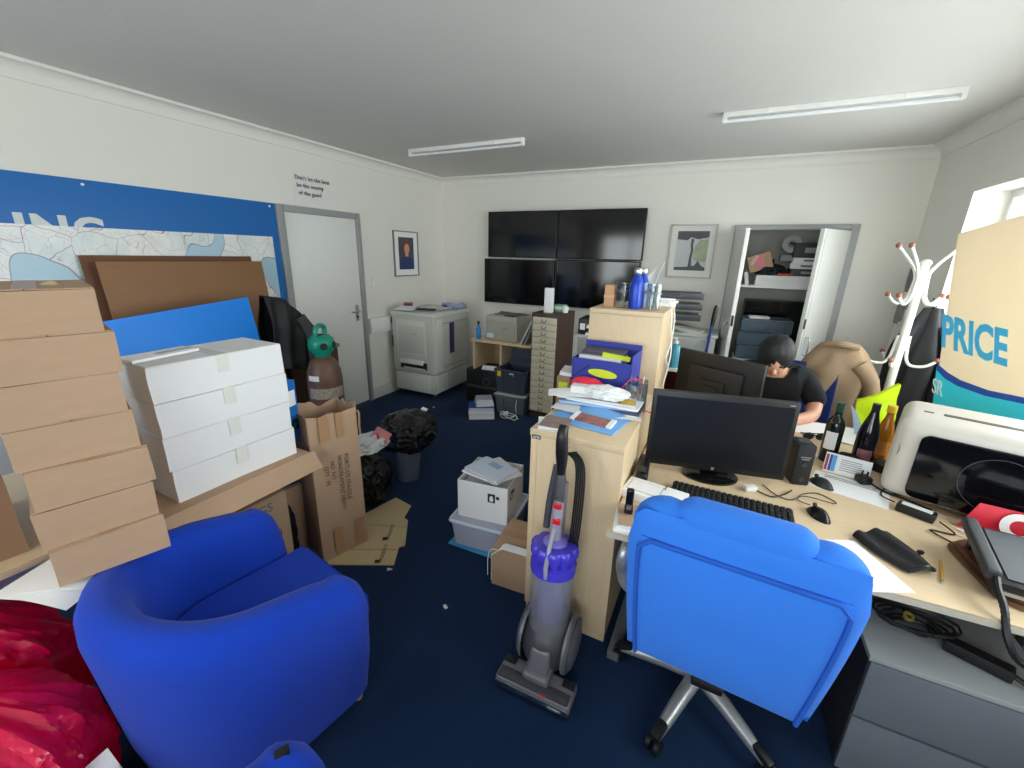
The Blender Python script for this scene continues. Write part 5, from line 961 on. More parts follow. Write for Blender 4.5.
# placard standing behind the microwave
pu, pn_ = Vector((.5, -.866, 0)), Vector((-.866, -.5, 0)); PO = Vector((1.04, 3.11, 0))
pm = basis(PO, pu, (0, 0, 1), pn_)
plc = thing('campaign_placard', 'cream and cyan campaign placard with the word PRICE behind the microwave', 'placard', (0, 0, 0))
b = B(); b.prism([(-.007, 1.827), (.41, 1.945), (.56, 1.0), (.56, .735), (.18, .735)][::-1], .012, pm @ Matrix.Translation((0, 0, -.012))); b.obj('panel', translucent(M('placard_cream', (232, 220, 198), .5, var=.03), (240, 228, 206), .3), plc, smooth=False)
b = B(); b.prism([(.101, 1.135), (.23, 1.085), (.36, 1.072), (.548, 1.078), (.56, 1.0), (.56, .735), (.18, .735), (.14, .95)], .002, pm); b.obj('cyan_field', translucent(M('placard_cyan', (60, 224, 255), .45, var=.03), (60, 224, 255), .12), plc, smooth=False)
b = B(); b.prism([(.100, 1.155), (.16, 1.125), (.23, 1.103), (.36, 1.09), (.545, 1.104), (.548, 1.076), (.36, 1.06), (.23, 1.07), (.16, 1.09), (.105, 1.124)], .003, pm); b.obj('navy_swoosh', M('placard_navy', (44, 82, 176), .45), plc, smooth=False)
text('lettering', 'PRICE', .235, translucent(M('placard_letter_cyan', (84, 200, 250), .45), (84, 200, 250), .12), plc, pm @ basis((.085, 1.258, .001), (.86, -.09, 0), (-.27, .96, 0), (0, 0, 1)), ext=.0012, sx=.60, bold=.008)
text('lettering', 'SR', .12, paper, plc, pm @ basis((.118, 1.0, .003), (.9, -.1, 0), (-.2, .95, 0), (0, 0, 1)), ext=.0012, sx=.5)
rs = thing('red_sign', 'red sign with a white ring propped before the microwave', 'sign', (1.0, 1.955, DZ_), -13)
b = B(); b.prism([(-.09, .0), (-.05, .105), (.30, .115), (.30, -.0)][::-1], .004, basis((0, 0, .004), (1, 0, 0), (0, .25, .97), None)); b.obj('panel', M('sign_red', (214, 30, 58), .4, var=.05), rs, smooth=False)
b = B(); b.lathe([(.026, 0), (.05, 0), (.05, .002), (.026, .002), (.026, 0)], 32, (.055, -.003, .06), (R(76), 0, 0)); b.obj('white_ring', paper, rs)
# leather folder, phone, pencil, pouch
lth = thing('leather_folder', 'brown leather document folder on the desk under the telephone', 'folder', (1.03, 1.69, DZ_), 6)
lm = M('worn_brown_leather', (96, 60, 44), .45, var=.35, scale=9, contrast=(128, 88, 62)); b = B(); b.prism(rrect(.40, .33, .07), .012, Matrix.Translation((0, 0, .001)), bev=.003); b.obj('lower_cover', lm, lth); b = B(); b.prism(rrect(.385, .315, .07), .012, Matrix.Translation((.008, .006, .014)), bev=.004); b.obj('upper_cover', lm, lth)
ph_ = thing('desk_telephone', 'black desk telephone on the leather folder', 'telephone', (.905, 1.665, DZ_+.0265), -6)
b = B(); b.box((.04, 0, .035), (.20, .27, .045), (R(9), 0, 0), bev=.006); b.obj('base', black_pl, ph_); b = B(); b.box((.03, .1, .025), (.17, .02, .05)); b.obj('stand', black_pl, ph_)
b = B(); b.box((-.065, 0, .068), (.036, .26, .035), (R(9), 0, 0), bev=.01, seg=3); hsx = b.obj('handset', dgrey_pl, ph_); b = B(); b.box((.045, -.137, .008), (.18, .006, .012)); b.obj('silver_trim', chrome, ph_)
b = B(); b.box((.05, 0.0, .059), (.16, .23, .006), (R(9), 0, 0)); b.obj('face_panel', M('phone_face', (60, 64, 72), .35), ph_)
hel = []
main = arc([(-.055, -.11, .05), (-.06, -.16, .03), (-.055, -.215, -.0), (-.045, -.255, -.06), (-.01, -.27, -.11), (.05, -.265, -.10), (.10, -.25, -.03), (.10, -.2, .005), (.08, -.1, .02)], 10)
for i, p in enumerate(main): hel.append(p)
b = B(); b.tube(hel, [.0085+.0012*(i % 2) for i in range(len(hel))], 8); b.obj('coiled_cord', black_pl, ph_)
pcl = thing('pencil', 'yellow pencil lying on the desk beside the leather folder', 'pencil', (.752, 1.615, DZ_), 74); b = B(); b.cyl((-.055, 0, .0045), (.06, 0, .0045), .004, seg=6); b.obj('shaft', M('pencil_yellow', (214, 164, 60), .45), pcl); b = B(); b.cyl((-.068, 0, .0045), (-.055, 0, .0045), .0045, seg=10); b.obj('ferrule', chrome, pcl)
b = B(); b.cyl((.06, 0, .0045), (.075, 0, .0045), .004, .0005, 6); b.obj('point', card3_m, pcl)
clp = thing('binder_clip', 'tiny black binder clip near the pencil', 'clip', (.725, 1.70, DZ_), 30); b = B(); b.box((0, 0, .006), (.018, .012, .012), bev=.002); b.obj('body', black_pl, clp); b = B(); b.tube([(-.009, 0, .006), (-.025, .006, .004), (-.04, .0, .003)], .001, 5); b.obj('wire', chrome, clp)
gp = thing('black_leather_pouch', 'creased black leather pouch on the desk beside the swivel chair', 'pouch', (.645, 1.655, DZ_), -60)
b = B(); b.grid(lambda u, v: (-.095+.19*u, (-.07+.14*v)*(1.0-.35*u**2+.1*math.sin(PI*u)), .006+.032*math.sin(PI*v)**.6*(.8+.2*math.cos(8*v+3*u))+.006*math.sin(14*v)), 22, 18, .004); b.obj('leather', M('black_leather', (30, 30, 33), .4, var=.2, scale=30, bump=.2, bscale=60), gp)
b = B(); b.tube(arc([(.088, -.04, .012), (.098, 0, .03), (.088, .04, .012)]), .009, 8); b.obj('rim', black_pl, gp)
# pedestal under the desk
pd = thing('grey_filing_pedestal', 'low grey filing cabinet with two wide drawers under the desk', 'filing cabinet', (.80, 1.70, 0))
pg = M('pedestal_side_shaded', (40, 42, 48), .5, var=.05); pgt = M('pedestal_top_grey', (152, 156, 158), .45, var=.04); pgf = M('pedestal_front_shaded', (104, 110, 118), .45, var=.05)  # under-desk shade is put into the side and front greys; top stays lighter
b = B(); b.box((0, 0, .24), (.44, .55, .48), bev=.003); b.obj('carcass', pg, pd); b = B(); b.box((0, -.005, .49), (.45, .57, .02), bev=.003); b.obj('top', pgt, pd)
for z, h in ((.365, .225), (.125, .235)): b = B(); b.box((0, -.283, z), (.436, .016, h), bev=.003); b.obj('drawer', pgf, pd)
cbx = thing('cable_bundle', 'black cable bundle with a yellow tape core on the grey filing cabinet', 'cables', (.72, 1.60, .5005)); random.seed(3); cbx.scale = (.72, .72, .9)
for k in range(6): b = B(); r_ = .05+.012*k; b.tube([(r_*1.5*math.cos(a*.5+k), r_*.8*math.sin(a*.5+k), .012+.008*k+.008*math.sin(a+k)) for a in range(13)], .0055, 6); b.obj('cable_loop', black_pl, cbx)
b = B(); b.lathe([(.012, 0), (.02, 0), (.02, .012), (.012, .012), (.012, 0)], 20, (-.015, -.0, .045), (R(20), 0, 0)); b.obj('yellow_core', M('dull_yellow', (140, 124, 60), .5), cbx)
b = B(); b.tube(arc([(.08, -.02, .03), (.11, -.07, .03), (.13, -.1, .02), (.15, -.12, .02)]), .006, 6); b.obj('lead', black_pl, cbx)
ab = thing('extension_socket', 'black inline transformer on the front edge of the grey filing cabinet', 'adaptor', (.86, 1.53, .5005), -24); b = B(); b.box((0, 0, .022), (.15, .045, .04), bev=.008); b.obj('body', black_pl, ab); b = B(); b.tube(arc([(.075, 0, .02), (.12, -.01, .015), (.17, .0, .01)]), .008, 8); b.obj('lead', black_pl, ab)
# ================================================================== blue swivel chair
oc = thing('swivel_chair', 'mid blue padded swivel chair with an aluminium star base', 'office chair', (.13, 1.46, 0), 0)
for k in range(5):
    a = R(176+72*k); c_, s_ = math.cos(a), math.sin(a)
    b = B(); b.tube([(.03*c_, .03*s_, .105), (.12*c_, .12*s_, .1), (.22*c_, .22*s_, .08), (.30*c_, .30*s_, .062)], [.03, .028, .024, .018], 10); lg = b.obj('star_leg', silver, oc)
    b = B(); b.box((.285*c_, .285*s_, .075), (.07, .036, .03), (0, R(12), a), bev=.01); b.obj('leg_cap', black_pl, lg)
    for sd in (-1, 1): b = B(); p = Vector((.31*c_, .31*s_, .028)); n_ = Vector((-s_, c_, 0)); b.cyl(p+n_*sd*.008, p+n_*sd*.024, .027, seg=16); b.obj('caster_wheel', black_pl, lg)
b = B(); b.lathe([(0, .08), (.045, .08), (.045, .13), (.03, .14), (.028, .28), (.018, .28), (.018, .4), (0, .4)], 20); b.obj('gas_column', dgrey_pl, oc)
b = B(); b.box((0, 0, .40), (.2, .2, .03), bev=.006); b.obj('mechanism', black_pl, oc)
b = B(); b.prism(rrect(.50, .50, .10), .10, Matrix.Translation((0, .02, .415)), bev=.03); b.obj('seat', chair_fab, oc, ang=60)
# padded back: outline w(v) and padded profile, tilted
def back_w(v): 
    return .245+.027*math.sin(min(1, v*1.15)*PI*.5)-.022*max(0, v-.80)/.20
def outline(n=14):
    L_ = []
    for k in range(n+1): v = k/n; L_.append((back_w(v), v))
    return L_
BKM = Matrix.Translation((0, -.33, .497)) @ Matrix.Rotation(R(8), 4, 'X') @ Matrix.Rotation(R(-3), 4, 'Z')
def pad(u0, u1, v0, v1, depth, yoff, H=.56, pw=.18, ex=1.0):
    def f(u, v):
        uu = u0+(u1-u0)*u; vv = v0+(v1-v0)*v; w = back_w(vv)*ex
        bu = (1-abs(2*u-1)**3.2); bv = (1-abs(2*v-1)**3.2)
        return BKM @ Vector((uu*w, yoff-depth*(max(0, bu*bv)**.45), vv*H*.955))
    return f
b = B(); b.grid(pad(-1, 1, -.02, 1, .035, -.02), 30, 26); b.grid(pad(-1, 1, -.02, 1, -.06, -.02), 30, 26); b.obj('back_shell', chair_fab, oc, ang=70)
b = B(); b.grid(pad(-.87, .87, .0, .86, .024, -.045), 30, 26, .006); b.obj('rear_panel', chair_fab, oc, ang=70)
pts = []
for k in range(9): pts.append(BKM @ Vector((-.87*back_w(k/9*.80), -.051, k/9*.80*.535)))
for k in range(5): a = k/4*PI/2; pts.append(BKM @ Vector(((-.87+.10*math.sin(a))*back_w(.82), -.052, (.80+.055*math.sin(a))*.535)))
for k in range(1, 8): pts.append(BKM @ Vector(((-.77+1.54*k/8)*back_w(.84), -.054, .857*.535)))
for k in range(5): a = PI/2-k/4*PI/2; pts.append(BKM @ Vector(((.87-.10*math.sin(a))*back_w(.82), -.052, (.80+.055*math.sin(a))*.535)))
for k in range(8, -1, -1): pts.append(BKM @ Vector((.87*back_w(k/9*.80), -.051, k/9*.80*.535)))
b = B(); b.tube(pts, .007, 6); b.obj('piping', M('piping_blue', (30, 88, 186), .9), oc)
b = B(); b.box((-.13, -.391, .978), (.03, .002, .009), (R(8), 0, R(-3))); b.obj('maker_tag', silver, oc)
for s in (-1, 1):
    b = B(BKM); b.ball((s*.188, .02, .475), (.085, .06, .075), 24, 16, (0, R(s*35), 0)); b.obj('side_bolster', chair_fab, oc)
t_ = bmesh.new(); bmesh.ops.create_cube(t_, size=1); bmesh.ops.scale(t_, vec=(.325, .115, .115), verts=t_.verts)
bmesh.ops.bevel(t_, geom=t_.edges[:], offset=.05, segments=6, affect='EDGES', profile=.5)
for v in t_.verts: v.co.y *= 1-.25*(abs(v.co.x)/.16)**2; v.co.z *= 1-.12*(abs(v.co.x)/.16)**2
b = B(); b.add(t_, BKM @ Matrix.Translation((.0, .022, .518))); b.obj('headrest_cushion', chair_fab, oc, ang=70)
for s in (-1, 1):
    b = B(); b.tube(arc([(s*.20, -.06, .43), (s*.30, -.06, .45), (s*.325, -.07, .52), (s*.325, -.10, .60), (s*.315, -.05, .65), (s*.31, .12, .655)]), .02, 10); ar = b.obj('arm_frame', silver, oc); b = B(); b.box((s*.31, .05, .67), (.055, .22, .03), bev=.012, seg=3); b.obj('arm_pad', black_pl, ar)
b = B(); b.box((0, -.20, .41), (.09, .26, .025), (R(-4), 0, 0), bev=.006); b.obj('back_bracket', black_pl, oc)
# ================================================================== the seated person
def skin_mesh(name, verts, edges, radii, mat, parent, root=0, sub=2, extra=None):
    me = bpy.data.meshes.new(name+'_cage'); me.from_pydata([Vector(v) for v in verts], edges, [])
    o = bpy.data.objects.new(name, me); COL.objects.link(o)
    o.modifiers.new('skin', 'SKIN'); o.modifiers.new('sub', 'SUBSURF').levels = sub; o.modifiers['sub'].render_levels = sub
    for i, r in enumerate(radii):
        sv = me.skin_vertices[0].data[i]; sv.radius = r if hasattr(r, '__len__') else (r, r); sv.use_root = (i == root)
    dg = bpy.context.evaluated_depsgraph_get(); dg.update()
    m2 = bpy.data.meshes.new_from_object(o.evaluated_get(dg)); bpy.data.objects.remove(o); bpy.data.meshes.remove(me)
    bm = bmesh.new(); bm.from_mesh(m2); bpy.data.meshes.remove(m2)
    b = B(); b.bm.free(); b.bm = bm
    if extra: extra(b)
    return b.obj(name, mat, parent, ang=80)
px0 = thing('person', 'person in a black short-sleeved top bent over the far desk', 'person', (.355, 3.22, 0), 0)
skin = M('skin_tone', (214, 160, 134), .5, var=.05); hairm = M('dark_hair', (20, 19, 26), .55, var=.3, scale=60, stretch=(4, 4, 1), bump=.3, bscale=90); tee = M('black_cotton', (16, 17, 21), .9, var=.2, scale=30, bump=.1, bscale=200); jean = M('dark_denim', (30, 36, 54), .9, var=.15, scale=30)
# local frame: faces -y; pelvis at origin xy, seat height .47
V = [(0, .05, .53), (0, .03, .66), (0, -.02, .80), (0, -.09, .93), (0, -.15, .99), (0, -.22, 1.04), (-.02, -.27, 1.075), (-.03, -.31, 1.10), (-.035, -.345, 1.145),   # 0-8 spine, neck, head
     (-.17, -.11, .955), (-.27, -.15, .84), (-.255, -.27, .755), (-.12, -.40, .765), (-.07, -.455, .762),  # 9-13 right arm (image left)
     (.17, -.11, .955), (.255, -.12, .84), (.235, -.235, .762), (.10, -.40, .765), (.05, -.455, .762),   # 14-18 left arm
     (-.10, .03, .52), (-.13, -.38, .50), (-.13, -.40, .10), (-.13, -.47, .045), (.10, .03, .52), (.13, -.38, .50), (.13, -.40, .10), (.13, -.47, .045)]
Ed = [(0, 1), (1, 2), (2, 3), (3, 4), (4, 5), (5, 6), (6, 7), (7, 8), (3, 9), (9, 10), (10, 11), (11, 12), (12, 13), (3, 14), (14, 15), (15, 16), (16, 17), (17, 18), (0, 19), (19, 20), (20, 21), (21, 22), (0, 23), (23, 24), (24, 25), (25, 26)]
Rr = [(.15, .11), (.145, .10), (.15, .105), (.15, .10), (.075, .07), (.055, .055), (.06, .07), (.08, .085), (.07, .075),
      .068, .05, .042, .03, .034, .068, .05, .042, .03, .034, .095, .07, .045, .04, .095, .07, .045, .04]
def face(b):
    c = Vector((-.03, -.315, 1.125))
    b.ball(c, (.076, .096, .108), 24, 16, (R(55), 0, 0))                        # skull and face, tilted down
    b.ball(c+Vector((0, -.066, -.082)), (.013, .018, .02), 10, 8)               # nose
    for s in (-1, 1): b.ball(c+Vector((s*.077, .0, -.01)), (.012, .02, .03), 10, 8)   # ears
    for s in (-1, 1):                                                            # fingers, curled on the desk
        px_, py_ = (-.07, -.46) if s < 0 else (.05, -.46)
        for k in range(4):
            x = px_-s*(.024-.016*k) if s > 0 else px_+(.024-.016*k)
            L_ = (.062, .07, .066, .05)[k]
            b.tube([(x, py_-.015, .765), (x, py_-.03-L_*.45, .772), (x, py_-.03-L_, .752)], [.0095, .009, .0075], 8)
        b.tube([(px_-s*.03, py_+.02, .762), (px_-s*.05, py_-.01, .760), (px_-s*.045, py_-.04, .752)], [.011, .0105, .008], 8)
skin_mesh('body', V, Ed, Rr, skin, px0, 0, 2, face)
# top
T = [V[0], V[1], V[2], V[3], (0, -.185, 1.015), V[9], (-.265, -.145, .85), (-.262, -.2, .81), V[14], (.252, -.118, .85), (.247, -.17, .81)]
skin_mesh('black_top', T, [(0, 1), (1, 2), (2, 3), (3, 4), (3, 5), (5, 6), (6, 7), (3, 8), (8, 9), (9, 10)], [(.17, .13), (.168, .122), (.172, .128), (.172, .122), (.078, .075), .088, .073, .066, .088, .073, .066], tee, px0, 0, 2)
Tj = [V[0], V[19], V[20], V[21], V[23], V[24], V[25]]
skin_mesh('trousers', Tj, [(0, 1), (1, 2), (2, 3), (0, 4), (4, 5), (5, 6)], [(.17, .13), .112, .086, .065, .112, .086, .065], jean, px0, 0, 2)
for s in (-1, 1): b = B(); b.ball((s*.13, -.45, .045), (.048, .13, .045), 18, 12); b.obj('shoe', black_pl, px0)
c = Vector((-.03, -.315, 1.125))
t_ = bmesh.new(); bmesh.ops.create_uvsphere(t_, u_segments=36, v_segments=22, radius=1)
for v in t_.verts:
    n_ = v.co.normalized(); k = 1+.035*nz(n_, 6, 3)+.02*nz(n_, 14, 5)
    v.co = Vector((n_.x*.098*k, n_.y*.112*k, n_.z*.128*k))
    if n_.y < -.45 and n_.z < -.05: v.co *= .80       # leave the face free
    if n_.z < -.6: v.co *= .8
b = B(); b.add(t_, Matrix.Translation(c+Vector((0, .012, .018))) @ Matrix.Rotation(R(58), 4, 'X')); b.obj('hair', hairm, px0, ang=80)
for s in (-1, 1): b = B(); b.ball(c+Vector((s*.03, -.082, -.045)), (.012, .008, .006), 10, 8); b.obj('eye', ink, px0)
b = B(); b.ball(c+Vector((0, -.042, -.10)), (.022, .012, .008), 12, 8); b.obj('mouth', M('lip_tone', (176, 104, 96), .5), px0)
# far office chair with the beige jacket
f2 = thing('swivel_chair', 'dark blue fabric swivel chair the person sits on', 'office chair', (.51, 3.33, 0), 172)
dbl = M('dark_blue_fabric', (26, 44, 108), .9, var=.1, bump=.15, bscale=500)
for k in range(5):
    a = R(20+72*k); c_, s_ = math.cos(a), math.sin(a); b = B(); b.tube([(.03*c_, .03*s_, .1), (.28*c_, .28*s_, .065)], [.028, .018], 8); lg = b.obj('star_leg', black_pl, f2); b = B(); b.cyl((.28*c_-.02*s_, .28*s_+.02*c_, .027), (.28*c_+.02*s_, .28*s_-.02*c_, .027), .027, seg=14); b.obj('caster_wheel', black_pl, lg)
b = B(); b.cyl((0, 0, .08), (0, 0, .37), .025, seg=14); b.obj('gas_column', dgrey_pl, f2); b = B(); b.prism(rrect(.48, .46, .1), .08, Matrix.Translation((0, .02, .345)), bev=.025); b.obj('seat', dbl, f2, ang=60)
b = B(); b.grid(lambda u, v: (-.26+.52*u, -.23-.05*v-.07*(1-(2*u-1)**2)*0+.05*(2*u-1)**2, -.0+.48+.50*v-.05*abs(2*u-1)**3*v), 14, 12, .06); b.obj('backrest', dbl, f2, ang=70); b = B(); b.box((0, -.24, .42), (.08, .05, .2), bev=.006); b.obj('back_bracket', black_pl, f2)
bj = thing('beige_jacket', 'beige jacket draped over the back of the seated person\'s chair', 'jacket', (.76, 3.57, .53), -8)
bei = M('beige_cotton', (146, 122, 98), .9, var=.14, scale=12, bump=.2, bscale=60)
def drape(u, v):
    a = 2*PI*u; sh = min(1, v*3.0)**.6; f_ = 1+.13*math.sin(7*a+5*v)*min(1, 2*v)+.12*nz((math.cos(a)*2, math.sin(a)*2, v*3), 1, 4)
    return Vector((.215*math.cos(a)*(.35+.65*sh)*f_+.03*v, .10*math.sin(a)*(.5+.5*sh)*f_, .60-.06*(1-sh)*0-.56*v+.02*math.cos(2*a)*(1-v)))
b = B(); b.grid(drape, 56, 26, closed_u=True); b.ball((0, 0, .59), (.10, .055, .03), 16, 10); b.obj('body', bei, bj, ang=80)
b = B(); b.tube(arc([(.12, -.05, .48), (.20, -.06, .38), (.24, -.06, .22), (.24, -.07, .06)], 5), [.055]*6+[.05]*5+[.048]*5, 12); b.obj('sleeve', bei, bj)
b = B(); b.tube(arc([(-.08, -.06, .60), (0, -.085, .615), (.10, -.06, .60)], 5), .022, 8); b.obj('collar', bei, bj)
# ================================================================== coat stand with coats
cs_ = thing('coat_stand', 'white metal coat stand with brown-tipped double hooks', 'coat stand', (1.09, 3.60, 0))
wm = M('coat_stand_white', (222, 224, 218), .35, var=.03); tipm = M('hook_tip_brown', (150, 92, 76), .5)
b = B(); b.cyl((0, 0, .03), (0, 0, 1.68), .024, seg=18); b.ball((0, 0, 1.68), (.03, .03, .022), 16, 10); b.obj('pole', wm, cs_)
for k in range(4): a = R(45+90*k); b = B(); b.tube(arc([(0, 0, .12), (.12*math.cos(a), .12*math.sin(a), .09), (.24*math.cos(a), .24*math.sin(a), .02)]), .014, 8); b.obj('foot', wm, cs_)
def hook(a, z0, up=True, sc=1.0):
    c_, s_ = math.cos(R(a)), math.sin(R(a)); q = lambda r, z: (r*c_, r*s_, z)
    b = B()
    pts_ = [q(.03, z0+.08), q(.035, z0), q(.045, z0-.07), q(.075, z0-.11), q(.11*sc, z0-.105), q(.15*sc, z0-.06)]
    b.tube(arc(pts_, 4), .009, 8); hk = b.obj('hook', wm, cs_); b = B(); b.ball(q(.15*sc, z0-.058), .016, 12, 8); b.obj('tip', tipm, hk)
    if up:
        b = B(); b.tube(arc([q(.03, z0-.03), q(.035, z0+.06), q(.07, z0+.13), q(.13*sc, z0+.20), q(.165*sc, z0+.24)], 4), .009, 8); hk = b.obj('hook', wm, cs_); b = B(); b.ball(q(.165*sc, z0+.242), .016, 12, 8); b.obj('tip', tipm, hk)
for a, u_ in ((190, True), (345, False), (20, True), (222, True), (80, False)): hook(a, 1.54, u_, 1.0)
for a in (185, 352, 100, 245): hook(a, 1.14, False, 1.3)
b = B(); b.lathe([(.025, 1.13), (.032, 1.13), (.032, 1.20), (.025, 1.20)], 18); b.obj('lower_collar', wm, cs_)
b = B(); b.lathe([(.025, 1.50), (.033, 1.50), (.033, 1.58), (.025, 1.58)], 18); b.obj('upper_collar', wm, cs_)
ck = thing('charcoal_coat', 'charcoal coat hanging from the coat stand', 'coat', (1.235, 3.72, .34), -12)
def coatf(u, v):
    a = 2*PI*u; sh = min(1.15, .35+v*2.6); f_ = 1+.20*math.sin(4*a+2*v)+.16*math.sin(9*a+v)*v+.2*nz((math.cos(a)*2, math.sin(a)*2, v*2), 1, 9)
    return Vector((.115*math.cos(a)*sh*f_, .075*math.sin(a)*sh*f_, 1.06-1.0*v))
b = B(); b.grid(coatf, 50, 24, closed_u=True); b.obj('body', M('charcoal_wool', (48, 48, 52), .9, var=.15, scale=20), ck, ang=80)
for s in (-1, 1): b = B(); b.tube(arc([(s*.07, -.02, .94), (s*.125, -.06, .78), (s*.13, -.07, .55), (s*.115, -.07, .36)], 5), [.04]*4+[.043]*8+[.036]*4, 10); b.obj('sleeve', M('charcoal_wool_dark', (40, 40, 44), .9, var=.15, scale=20), ck)
b = B(); b.tube(arc([(0, 0, 1.04), (-.01, -.02, 1.10), (-.02, -.05, 1.12)]), .006, 6); b.obj('hanging_loop', black_pl, ck)
# ================================================================== far wall corner: trays, shelf, sanitiser, pole
wt = M('smoke_tray', (74, 76, 82), .3, var=.06)
fcab = thing('grey_side_cabinet', 'low pale grey side cabinet along the back wall beside the closet', 'cabinet', (-.42, 4.70, 0))
b = B(); b.box((0, 0, .47), (.80, .42, .94), bev=.004); b.obj('carcass', lgrey_pl, fcab); b = B(); b.box((0, 0, .95), (.84, .46, .025), bev=.003); b.obj('top', lgrey_pl, fcab)
for s in (-1, 1): b = B(); b.box((s*.2, -.215, .47), (.39, .014, .88), bev=.003); q = b.obj('door', M('cabinet_door_grey', (176, 178, 174), .5), fcab); b = B(); b.box((s*.04, -.226, .6), (.012, .012, .12), bev=.003); b.obj('handle', chrome, q)
for k in range(3):
    z = 1.075+.105*k; t = thing('letter_tray', ('lowest', 'middle', 'topmost')[k]+' smoky grey letter tray in the rack above the grey side cabinet', 'tray', (-.40, 4.70, z), 8, 'letter trays'); 
    b = B(); b.box((0, 0, .004), (.40, .26, .006)); b.obj('floor', wt, t); 
    for c, d in (((0, .13, .03), (.40, .005, .06)), ((0, -.13, .03), (.40, .005, .06)), ((-.20, 0, .03), (.005, .26, .06))): b = B(); b.box(c, d, bev=.002); b.obj('wall', wt, t)
    for s in (-1, 1): b = B(); b.cyl((-.17, s*.11, -.045 if k else -.11), (-.17, s*.11, .004), .006, seg=8); b.obj('riser', dgrey_pl, t)
    b = B(); b.box((.0, 0, .02), (.34, .21, .02)); b.obj('papers', (pal[1], pal[4], pal[4])[k], t)
b = B(); b.box((0, 0, .018), (.30, .22, .036), (0, R(8), 0), bev=.004); tag(place(b.obj('pale_tray', lgrey_pl), (-.30, 4.62, .968), -14), 'pale grey tray tilted on the grey side cabinet', 'tray')
bpz = thing('blue_broom', 'blue broom handle with a black grip leaning by the closet', 'broom', (-.125, 4.40, 0))
bpm = Matrix.Rotation(R(-3.2), 4, 'X') @ Matrix.Rotation(R(3), 4, 'Y')
b = B(bpm); b.cyl((0, 0, .10), (0, 0, 1.08), .013, seg=12); b.obj('shaft', M('broom_blue', (40, 72, 150), .4), bpz); b = B(bpm); b.lathe([(0, 1.06), (.016, 1.06), (.02, 1.12), (.019, 1.22), (.010, 1.26), (0, 1.26)], 14); b.obj('grip', black_pl, bpz); b = B(bpm); b.box((0, 0, .05), (.26, .06, .1), bev=.012); b.obj('brush_head', black_pl, bpz)
# small stand with sanitiser behind the monitors
wst = thing('white_side_shelf', 'small white shelf with red side behind the rear monitor', 'shelf', (-.225, 3.12, 0)); 
for z in (.6, .94): b = B(); b.box((0, 0, z), (.17, .28, .02), bev=.002); b.obj('shelf', white_gloss, wst)
for s in (-1, 1): b = B(); b.box((s*.08, 0, .475), (.012, .27, .95)); b.obj('side', M('dark_red_side', (120, 26, 34), .5) if s < 0 else white_gloss, wst)
b = B(); b.box((0, .13, .475), (.15, .012, .93)); b.obj('back', M('dark_red_side', (120, 26, 34), .5), wst)
sn = thing('sanitiser_bottle', 'aqua hand sanitiser pump bottle on the small white shelf', 'bottle', (-.25, 3.04, .951))
b = B(); b.lathe([(0, 0), (.034, 0), (.036, .008), (.036, .13), (.026, .15), (.012, .156), (.012, .165), (0, .165)], 20); b.obj('bottle', M('aqua_gel', (90, 180, 206), .2, var=.05, trans=.3), sn); b = B(); b.lathe([(.015, .163), (.016, .18), (.005, .182), (.005, .2), (0, .2)], 14); b.box((-.012, 0, .2), (.036, .012, .01), bev=.003); b.obj('pump', white_pl, sn)
# ================================================================== closet contents
cl_sh = thing('closet_shelf', 'white shelf inside the closet', 'shelf', (.485, 5.30, 1.405)); b = B(); b.box((0, 0, .012), (1.40, .5, .024), bev=.002); b.obj('board', white_gloss, cl_sh)
for s in (-1, 1): b = B(); b.box((s*.68, 0, -.015), (.03, .46, .03)); b.obj('batten', white_gloss, cl_sh)
CSZ = 1.4295
b = B(); b.box((0, 0, .05), (.50, .3, .10), bev=.003); q = tag(place(b.obj('long_white_carton', wbox_m), (.50, 5.22, CSZ), 2), 'long low white carton on the closet shelf', 'box')
b = B(); b.box((0, -.151, .052), (.5, .002, .003)); b.obj('lid_seam', paper2, q)
b = B(); b.box((0, 0, .065), (.035, .2, .13), bev=.003); o = tag(place(b.obj('white_file', paper2), (.185, 5.2, CSZ)), 'white file leaning at the closet shelf end', 'folder'); o.rotation_euler = (0, R(-14), 0)
tcx = thing('tilted_carton', 'tilted brown parcel with red tape on the closet shelf', 'box', (.265, 5.20, CSZ+.14), 0)
b = B(); b.box((0, 0, .085), (.21, .2, .16), (0, R(-20), 0), bev=.004); b.obj('body', card_m, tcx)
b = B(); b.box((-.005, -.1015, .09), (.085, .002, .13), (0, R(-20), 0)); q = b.obj('red_tape', M('tape_pink', (210, 120, 130), .5), tcx); text('lettering', 'FRAGILE', .05, paper, q, basis((-.055, -.104, .05), (.34, 0, .94), (-.94, 0, .34), (0, -1, 0)), sx=.55)
bkc = thing('black_camera_bag', 'crumpled black bag on the long white carton', 'bag', (.37, 5.19, CSZ+.1005)); crumple('body', (.13, .1, .06), M('black_nylon', (22, 22, 26), .6), bkc, 50, .2, 5, 4, (0, 0, .045), flat=-.03)
tpr = thing('cable_reel', 'clear reel of silver cable high in the closet', 'reel', (.52, 5.24, CSZ+.24)); b = B(); b.lathe([(.025, -.03), (.085, -.03), (.085, .03), (.025, .03), (.025, -.03)], 28, (0, 0, .16), (R(75), 0, 0)); b.obj('flanges', M('pale_reel', (170, 172, 176), .4), tpr); b = B(); b.lathe([(.02, -.036), (.035, -.036), (.035, .036), (.02, .036), (.02, -.036)], 20, (0, 0, .16), (R(75), 0, 0)); b.obj('hub', grey_pl, tpr); b = B(); b.box((0, .02, .03), (.16, .12, .06), bev=.01); b.obj('packing', grey_pl, tpr)
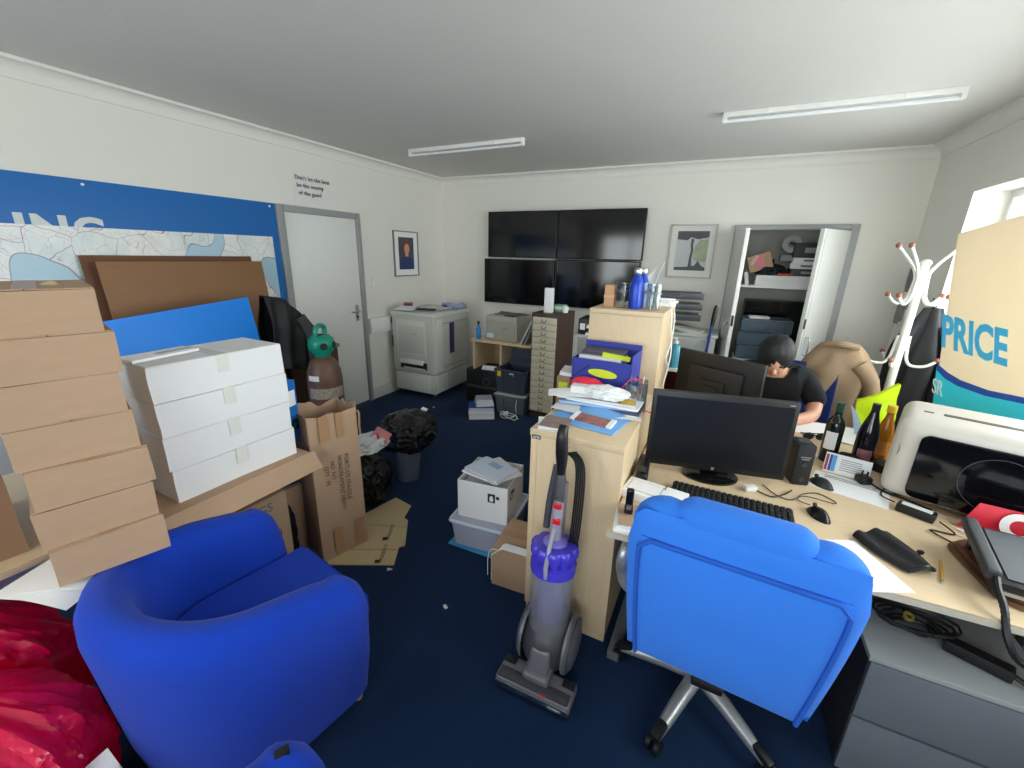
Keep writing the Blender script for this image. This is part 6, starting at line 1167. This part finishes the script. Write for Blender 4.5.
for k, (l, c, z, h) in enumerate((('dark tray stacked on the long white carton in the closet', (44, 44, 48), 0, .07), ('white device box stacked on the dark tray in the closet', (206, 206, 206), .0705, .055), ('thin white device box stacked highest in the closet', (216, 216, 216), .126, .05), ('black equipment box under the top of the closet', (26, 26, 30), .1765, .14))):
    t = thing('stacked_device_box', l, 'box', (.69, 5.24, CSZ+.1005+z), (2, -4, 3, 0)[k]); b = B(); b.box((0, 0, h/2), (.30, .24, h), bev=.003); b.obj('body', M('device_box_%d' % k, c, .5), t); b = B(); b.box((.0, -.121, h*.5), (.12, .002, h*.35)); b.obj('label', M('device_label', (96, 98, 104), .5) if k in (1, 2) else grey_pl, t)
b = B(); b.box((0, 0, .012), (.13, .05, .024), bev=.006); tag(place(b.obj('red_marker_box', M('red_orange', (180, 70, 50), .5)), (.50, 5.10, CSZ+.1005), 10), 'small red and yellow packet on the long white carton', 'packet')
b = B(); b.cyl((0, 0, 0), (0, 0, .16), .032, seg=14); o = tag(place(b.obj('spray_can', M('can_blue', (54, 68, 90), .3, .5)), (.395, 5.28, CSZ+.10)), 'dark blue spray can standing in the closet', 'can'); o.rotation_euler = (0, R(-10), 0)
tvc = thing('spare_television', 'switched-off flat television standing in the closet', 'television', (.55, 5.44, 0)); b = B(); b.box((0, 0, .97), (.70, .05, .58), bev=.006); b.obj('housing', black_pl, tvc); b = B(); b.box((0, -.026, .97), (.67, .002, .55)); b.obj('screen', screen_m, tvc); b = B(); b.box((0, 0, .34), (.3, .16, .68), bev=.005); b.obj('stand_box', dgrey_pl, tvc)
ccs = M('steel_blue_plastic', (78, 96, 110), .45, var=.08)
z = .69
bwx = thing('white_base_carton', 'white carton at the bottom of the closet crates', 'box', (.40, 5.10, 0), 3); b = B(); b.box((0, 0, .335), (.44, .34, .67), bev=.004); b.obj('body', wbox_m, bwx); b = B(); b.box((0, 0, .676), (.46, .36, .012), bev=.002); b.obj('lid', wbox_m, bwx)
for k, l in enumerate(('lower', 'middle', 'upper')):
    t = thing('folding_crate', l+' blue-grey folding crate stacked in the closet', 'crate', (.405+.006*k, 5.10, z), (3, -2, 2)[k], 'folding crates'); h = .138
    b = B(); b.box((0, 0, h/2), (.45, .33, h-.004), bev=.006); b.obj('tub', ccs, t)
    for x in (-.15, 0, .15): b = B(); b.box((x, -.168, h/2), (.012, .008, h*.8), bev=.002); b.obj('rib', ccs, t)
    b = B(); b.box((0, -.169, h-.016), (.45, .01, .018), bev=.003); b.obj('rim', ccs, t); z += h
sheet_t = thing('paper_sheet', 'white sheet lying on the top closet crate', 'paper', (.34, 5.0, z+.001), 8); b = B(); b.box((0, 0, .012), (.18, .1, .022)); b.obj('sheet', paper, sheet_t, smooth=False)
bkx = thing('black_backpack', 'black bag beside the crates at the closet side', 'bag', (.085, 5.20, 0)); crumple('body', (.07, .14, .46), M('black_nylon', (22, 22, 26), .6), bkx, 55, .08, 4, 4, (-.02, 0, .44), flat=-.42)
